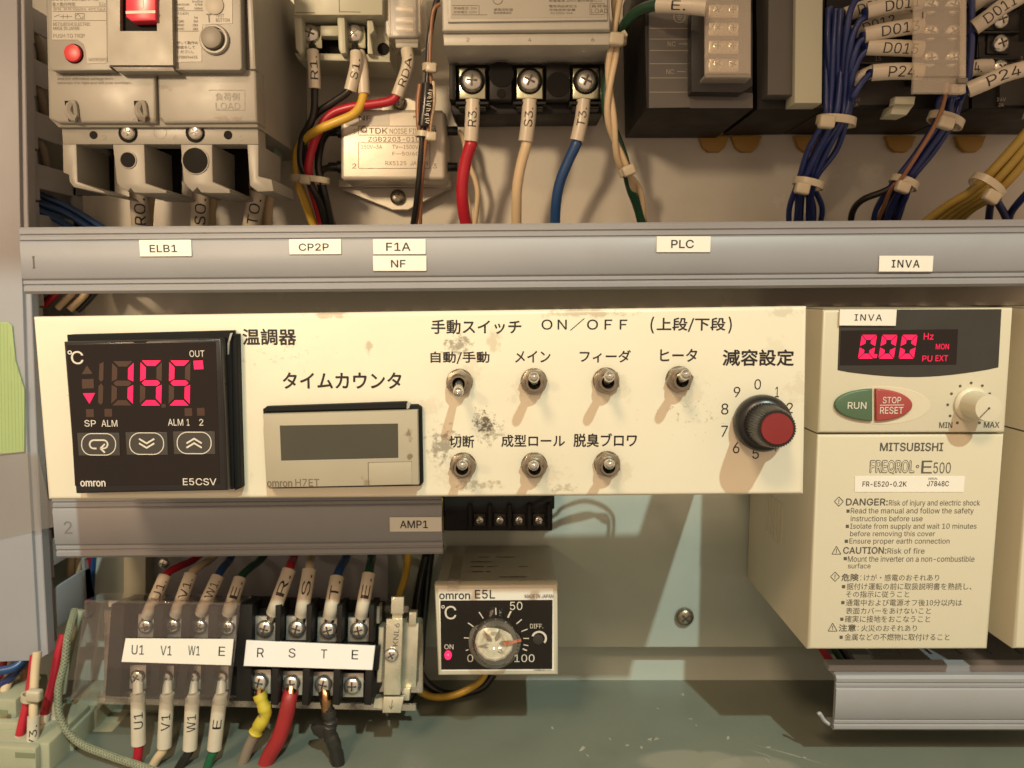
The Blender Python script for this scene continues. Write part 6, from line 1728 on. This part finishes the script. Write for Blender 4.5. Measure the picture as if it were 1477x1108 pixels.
m = MB(); path = smooth_path([P(*p) - o0 for p in [(374, 1001, D0 + 1), (379, 1015, D0), (383, 1030, D0), (372, 1050, D0), (368, 1058, D0)]], 6)
m.tube(path, [2.7 if i < 3 else (2.55 + 0.22 * math.sin(i * .9) + .1 * math.sin(i * 2.3)) for i in range(len(path))], 14); m.build('yellow_tape', MT['w_ytape'], o)
sub_tube(o, o0, 'bare_strands', [(375, 985, D0 + 3), (374, 1004, D0 + 1)], 1.7, MT['copper'])
o, o0 = wire('wire', 'thick soiled red wire under pole S', [(420, 996, D0 + 3), (417, 1010, D0), (412, 1035, D0), (402, 1065, D0), (386, 1095, D0 + 1), (372, 1140, D0 + 2)], 3.1, MT['w_dirtyred'], GT, seg=16)
sub_tube(o, o0, 'bare_strands', [(421, 986, D0 + 3), (419, 1006, D0 + 0)], 2.3, MT['copper'])
o, o0 = wire('wire', 'black taped wire with bare copper under pole T', [(467, 996, D0 + 3), (470, 1012, D0 + 1), (475, 1034, D0), (476, 1055, D0), (484, 1085, D0 + 1), (494, 1140, D0 + 2)], 2.3, MT['w_black'], GT, seg=14)
sub_tube(o, o0, 'bare_strands', [(467, 990, D0 + 3), (470, 1006, D0 + .5), (471, 1026, D0)], 2.0, MT['copper'])
m = MB(); path = smooth_path([P(*p) - o0 for p in [(473, 1024, D0), (476, 1040, D0), (475, 1056, D0), (484, 1082, D0), (494, 1135, D0 + 1)]], 7)
rnd = random.Random(3)
m.tube(path, [2.6 + rnd.uniform(-.1, .45) for _ in path], 12)
m.prism([P(452, 1060, D0 - 1) - o0, P(447, 1050, D0 - 2) - o0, P(458, 1046, D0 - 2) - o0, P(476, 1048, D0 - 2) - o0, P(480, 1064, D0 - 2) - o0, P(462, 1066, D0 - 2) - o0], (0, 3, 0), .5, 2)
m.build('black_tape', MT['w_btape'], o)
for pts, r, mm, lab in (([(590, 790, 330), (585, 830, 332), (572, 880, 334), (578, 960, 336), (610, 1000, 334), (650, 1004, 332), (690, 985, 334), (705, 960, 338)], 1.6, 'w_yellow', 'yellow wire looping behind the thermostat'),
                        ([(615, 800, 330), (606, 840, 333), (598, 900, 336), (606, 970, 338), (640, 1000, 338), (690, 994, 338), (712, 972, 340)], 1.9, 'w_black', 'black wire looping behind the thermostat'),
                        ([(622, 790, 332), (616, 840, 336), (610, 900, 340), (600, 990, 338), (560, 1030, 336), (480, 1040, 338)], 1.9, 'w_black', 'black wire passing behind the end clamp'),
                        ([(636, 720, 328), (640, 752, 334), (628, 790, 338)], 1.0, 'w_ycable', 'yellow green wire beside the black relay socket')):
    wire('wire', lab, pts, r, MT[mm], 'wires behind the thermostat')

# ------------------------------------------------------------------ bottom left corner: pale nylon sockets
GR = 'pale green nylon connectors in the bottom left corner'
for name, lab, boxes, D in (('connector', 'pale green nylon connector at the very bottom left, nearest the camera', [((-40, 1070, 72, 1180), 0, 30, 1.2), ((-30, 1078, 52, 1140), -3, 6, 0.8)], 284),
                            ('connector', 'pale green nylon connector at the left edge behind the V3 wire', [((-40, 1008, 24, 1110), 0, 22, 1.0), ((-40, 1042, 30, 1110), -4, 8, 0.8)], 296),
                            ('connector', 'pale green nylon connector below the second red wire', [((54, 1052, 106, 1160), 0, 20, 1.0), ((60, 1046, 92, 1060), 4, 12, 0.8)], 298),
                            ('connector', 'pale green nylon connector half hidden behind the grey green braid', [((92, 1024, 140, 1120), 0, 26, 1.0), ((104, 1018, 126, 1030), 6, 12, 0.6), ((132, 1054, 162, 1110), -2, 18, 0.8)], 314)):
    t = Thing(name, lab, 'connector', (boxes[0][0][0] + boxes[0][0][2]) / 2, boxes[0][0][3] - 10, D, 3, group=GR)
    m = MB()
    for (x0, y0, x1, y1), yl, dp, bv in boxes: m.pbox(t, x0, y0, x1, y1, yl, dp, bv, 2)
    b = t.part('housing', m, MT['socket'])
    x0, y0, x1, y1 = boxes[0][0]
    t.part('slot', MB().pbox(t, x0 + (x1 - x0) * .55, y0 + 16, x0 + (x1 - x0) * .8, y0 + 24, -0.15 if boxes[1][1] >= 0 else boxes[1][1] - .15, 0.3, 0.1, 1), mat('connector_recess', (0.20, 0.22, 0.13), .5), b)
t = Thing('relay', 'grey box relay at the bottom edge under the grey green braid', 'relay', 140, 1095, 312)
m = MB().pbox(t, 108, 1086, 168, 1160, 0, 26, 0.8); b = t.part('case', m, MT['plcmid'])
GL = 'wires in the bottom left corner'
o, o0 = wire('wire', 'cream wire marked V3 dropping from the left duct', [(54, 940, 296), (51, 965, 294), (49, 1000, 291), (48, 1035, 288), (46, 1088, 286), (45, 1120, 286)], 1.7, MT['w_cream'], GL)
sleeve(o, o0, [(48.5, 1033, 288), (47.5, 1060, 287), (46, 1088, 286)], 2.2, 'V3.', (0.22, 0.80), 0.62, flip=True)
o, o0 = wire('wire', 'red wire crossing behind the V3 wire', [(50, 945, 299), (45, 985, 296), (38, 1020, 292), (29, 1060, 289), (22, 1100, 288)], 1.8, MT['w_red'], GL)
sleeve(o, o0, [(30, 1061, 288.5), (24, 1090, 287.5)], 2.1)
tie('cable_tie', 'pale cable tie joining the V3 wire and the red wire', 46, 1005, 291, 3.6, 2.6, 4, 4, -2, 3.0, 1.5)
o, o0 = wire('wire', 'red wire right of the V3 wire, below the duct corner', [(92, 915, 308), (84, 945, 305), (76, 985, 302), (64, 1030, 299), (58, 1070, 299)], 1.8, MT['w_red'], GL)
sleeve(o, o0, [(65, 1029, 299), (61, 1052, 298.5)], 2.1)
o, o0 = wire('wire', 'pale yellow wire between the red wire and the braid', [(95, 920, 310), (86, 960, 307), (79, 1000, 304), (79, 1030, 302), (82, 1070, 302)], 1.5, MT['w_cream'], GL)
sleeve(o, o0, [(79, 1029, 302), (82, 1058, 301.5)], 1.9)
wire('wire', 'pale green wire behind the braid at the duct corner', [(118, 880, 318), (106, 915, 316), (98, 950, 314), (90, 1000, 312)], 1.5, MT['socket'], GL)
for pts, r, mm, lab in (([(40, 945, 306), (22, 962, 302), (0, 968, 300), (-20, 972, 300)], 1.8, 'w_blue', 'blue wire bending left under the duct, upper'), ([(36, 950, 308), (20, 972, 305), (4, 985, 304), (-20, 990, 304)], 1.8, 'w_navy', 'navy wire bending left under the duct, lower'),
                        ([(20, 945, 310), (14, 975, 306), (6, 1000, 303), (2, 1030, 302)], 1.9, 'w_cream', 'cream wire at the far left under the duct'), ([(42, 950, 314), (36, 980, 312), (30, 1010, 310)], 2.0, 'w_brown', 'tan wire behind the V3 wire'), ([(8, 950, 312), (-2, 975, 310), (-12, 1000, 310)], 1.6, 'w_red', 'red wire at the far left edge under the duct')):
    wire('wire', lab, pts, r, MT[mm], GL)
# braided cable: a core with helical strands
pts = [(108, 880, 318), (98, 918, 305), (93, 956, 300), (84, 997, 296), (88, 1040, 292), (114, 1071, 289), (155, 1089, 285), (196, 1103, 280), (240, 1118, 276)]
w = smooth_path([P(*p) for p in pts], 12); o0 = w[0]
o = MB().tube([p - o0 for p in w], 1.25, 10).build('braided_cable', MT['braid'], None, True, W(o0))
tag(o, 'grey green braided cable sweeping round the clear terminal cover', 'cable')
m = MB(); ln = len(w)
dense = smooth_path(w, 6)
ln = len(dense); L_ = 0; acc = [0]
for i in range(1, ln): L_ += (dense[i] - dense[i - 1]).length; acc.append(L_)
for k in range(8):
    sg = 1 if k < 4 else -1; st = []
    for i in range(ln):
        T = (dense[min(i + 1, ln - 1)] - dense[max(i - 1, 0)]).normalized()
        N = Vector((0, -1, 0)); N = (N - T * N.dot(T)).normalized(); B = T.cross(N)
        a = sg * acc[i] / 5.5 * 2 * math.pi + (k % 4) * math.pi / 2
        st.append(dense[i] - o0 + (N * math.cos(a) + B * math.sin(a)) * 1.27)
    m.tube(st, 0.25, 5, False)
m.build('braid', mat('braid_strand', (0.25, 0.27, 0.18), 0.5, var=.15, vs=500), o)
# wires showing in the lower slot of the left duct
for pts, r, mm, lab in (([(98, 890, 336), (100, 845, 336), (104, 770, 336)], 1.6, 'w_cream', 'left cream wire in the lower slot of the left duct'), ([(108, 890, 339), (111, 838, 339), (115, 770, 339)], 1.6, 'w_cream', 'right cream wire in the lower slot of the left duct'), ([(118, 890, 342), (124, 825, 342), (130, 770, 342)], 1.7, 'w_red', 'red wire in the lower slot of the left duct'), ([(128, 890, 344), (132, 820, 344), (136, 770, 344)], 1.7, 'w_blue', 'blue wire in the lower slot of the left duct')):
    wire('wire', lab, pts, r, MT[mm], 'wires in the duct gaps')
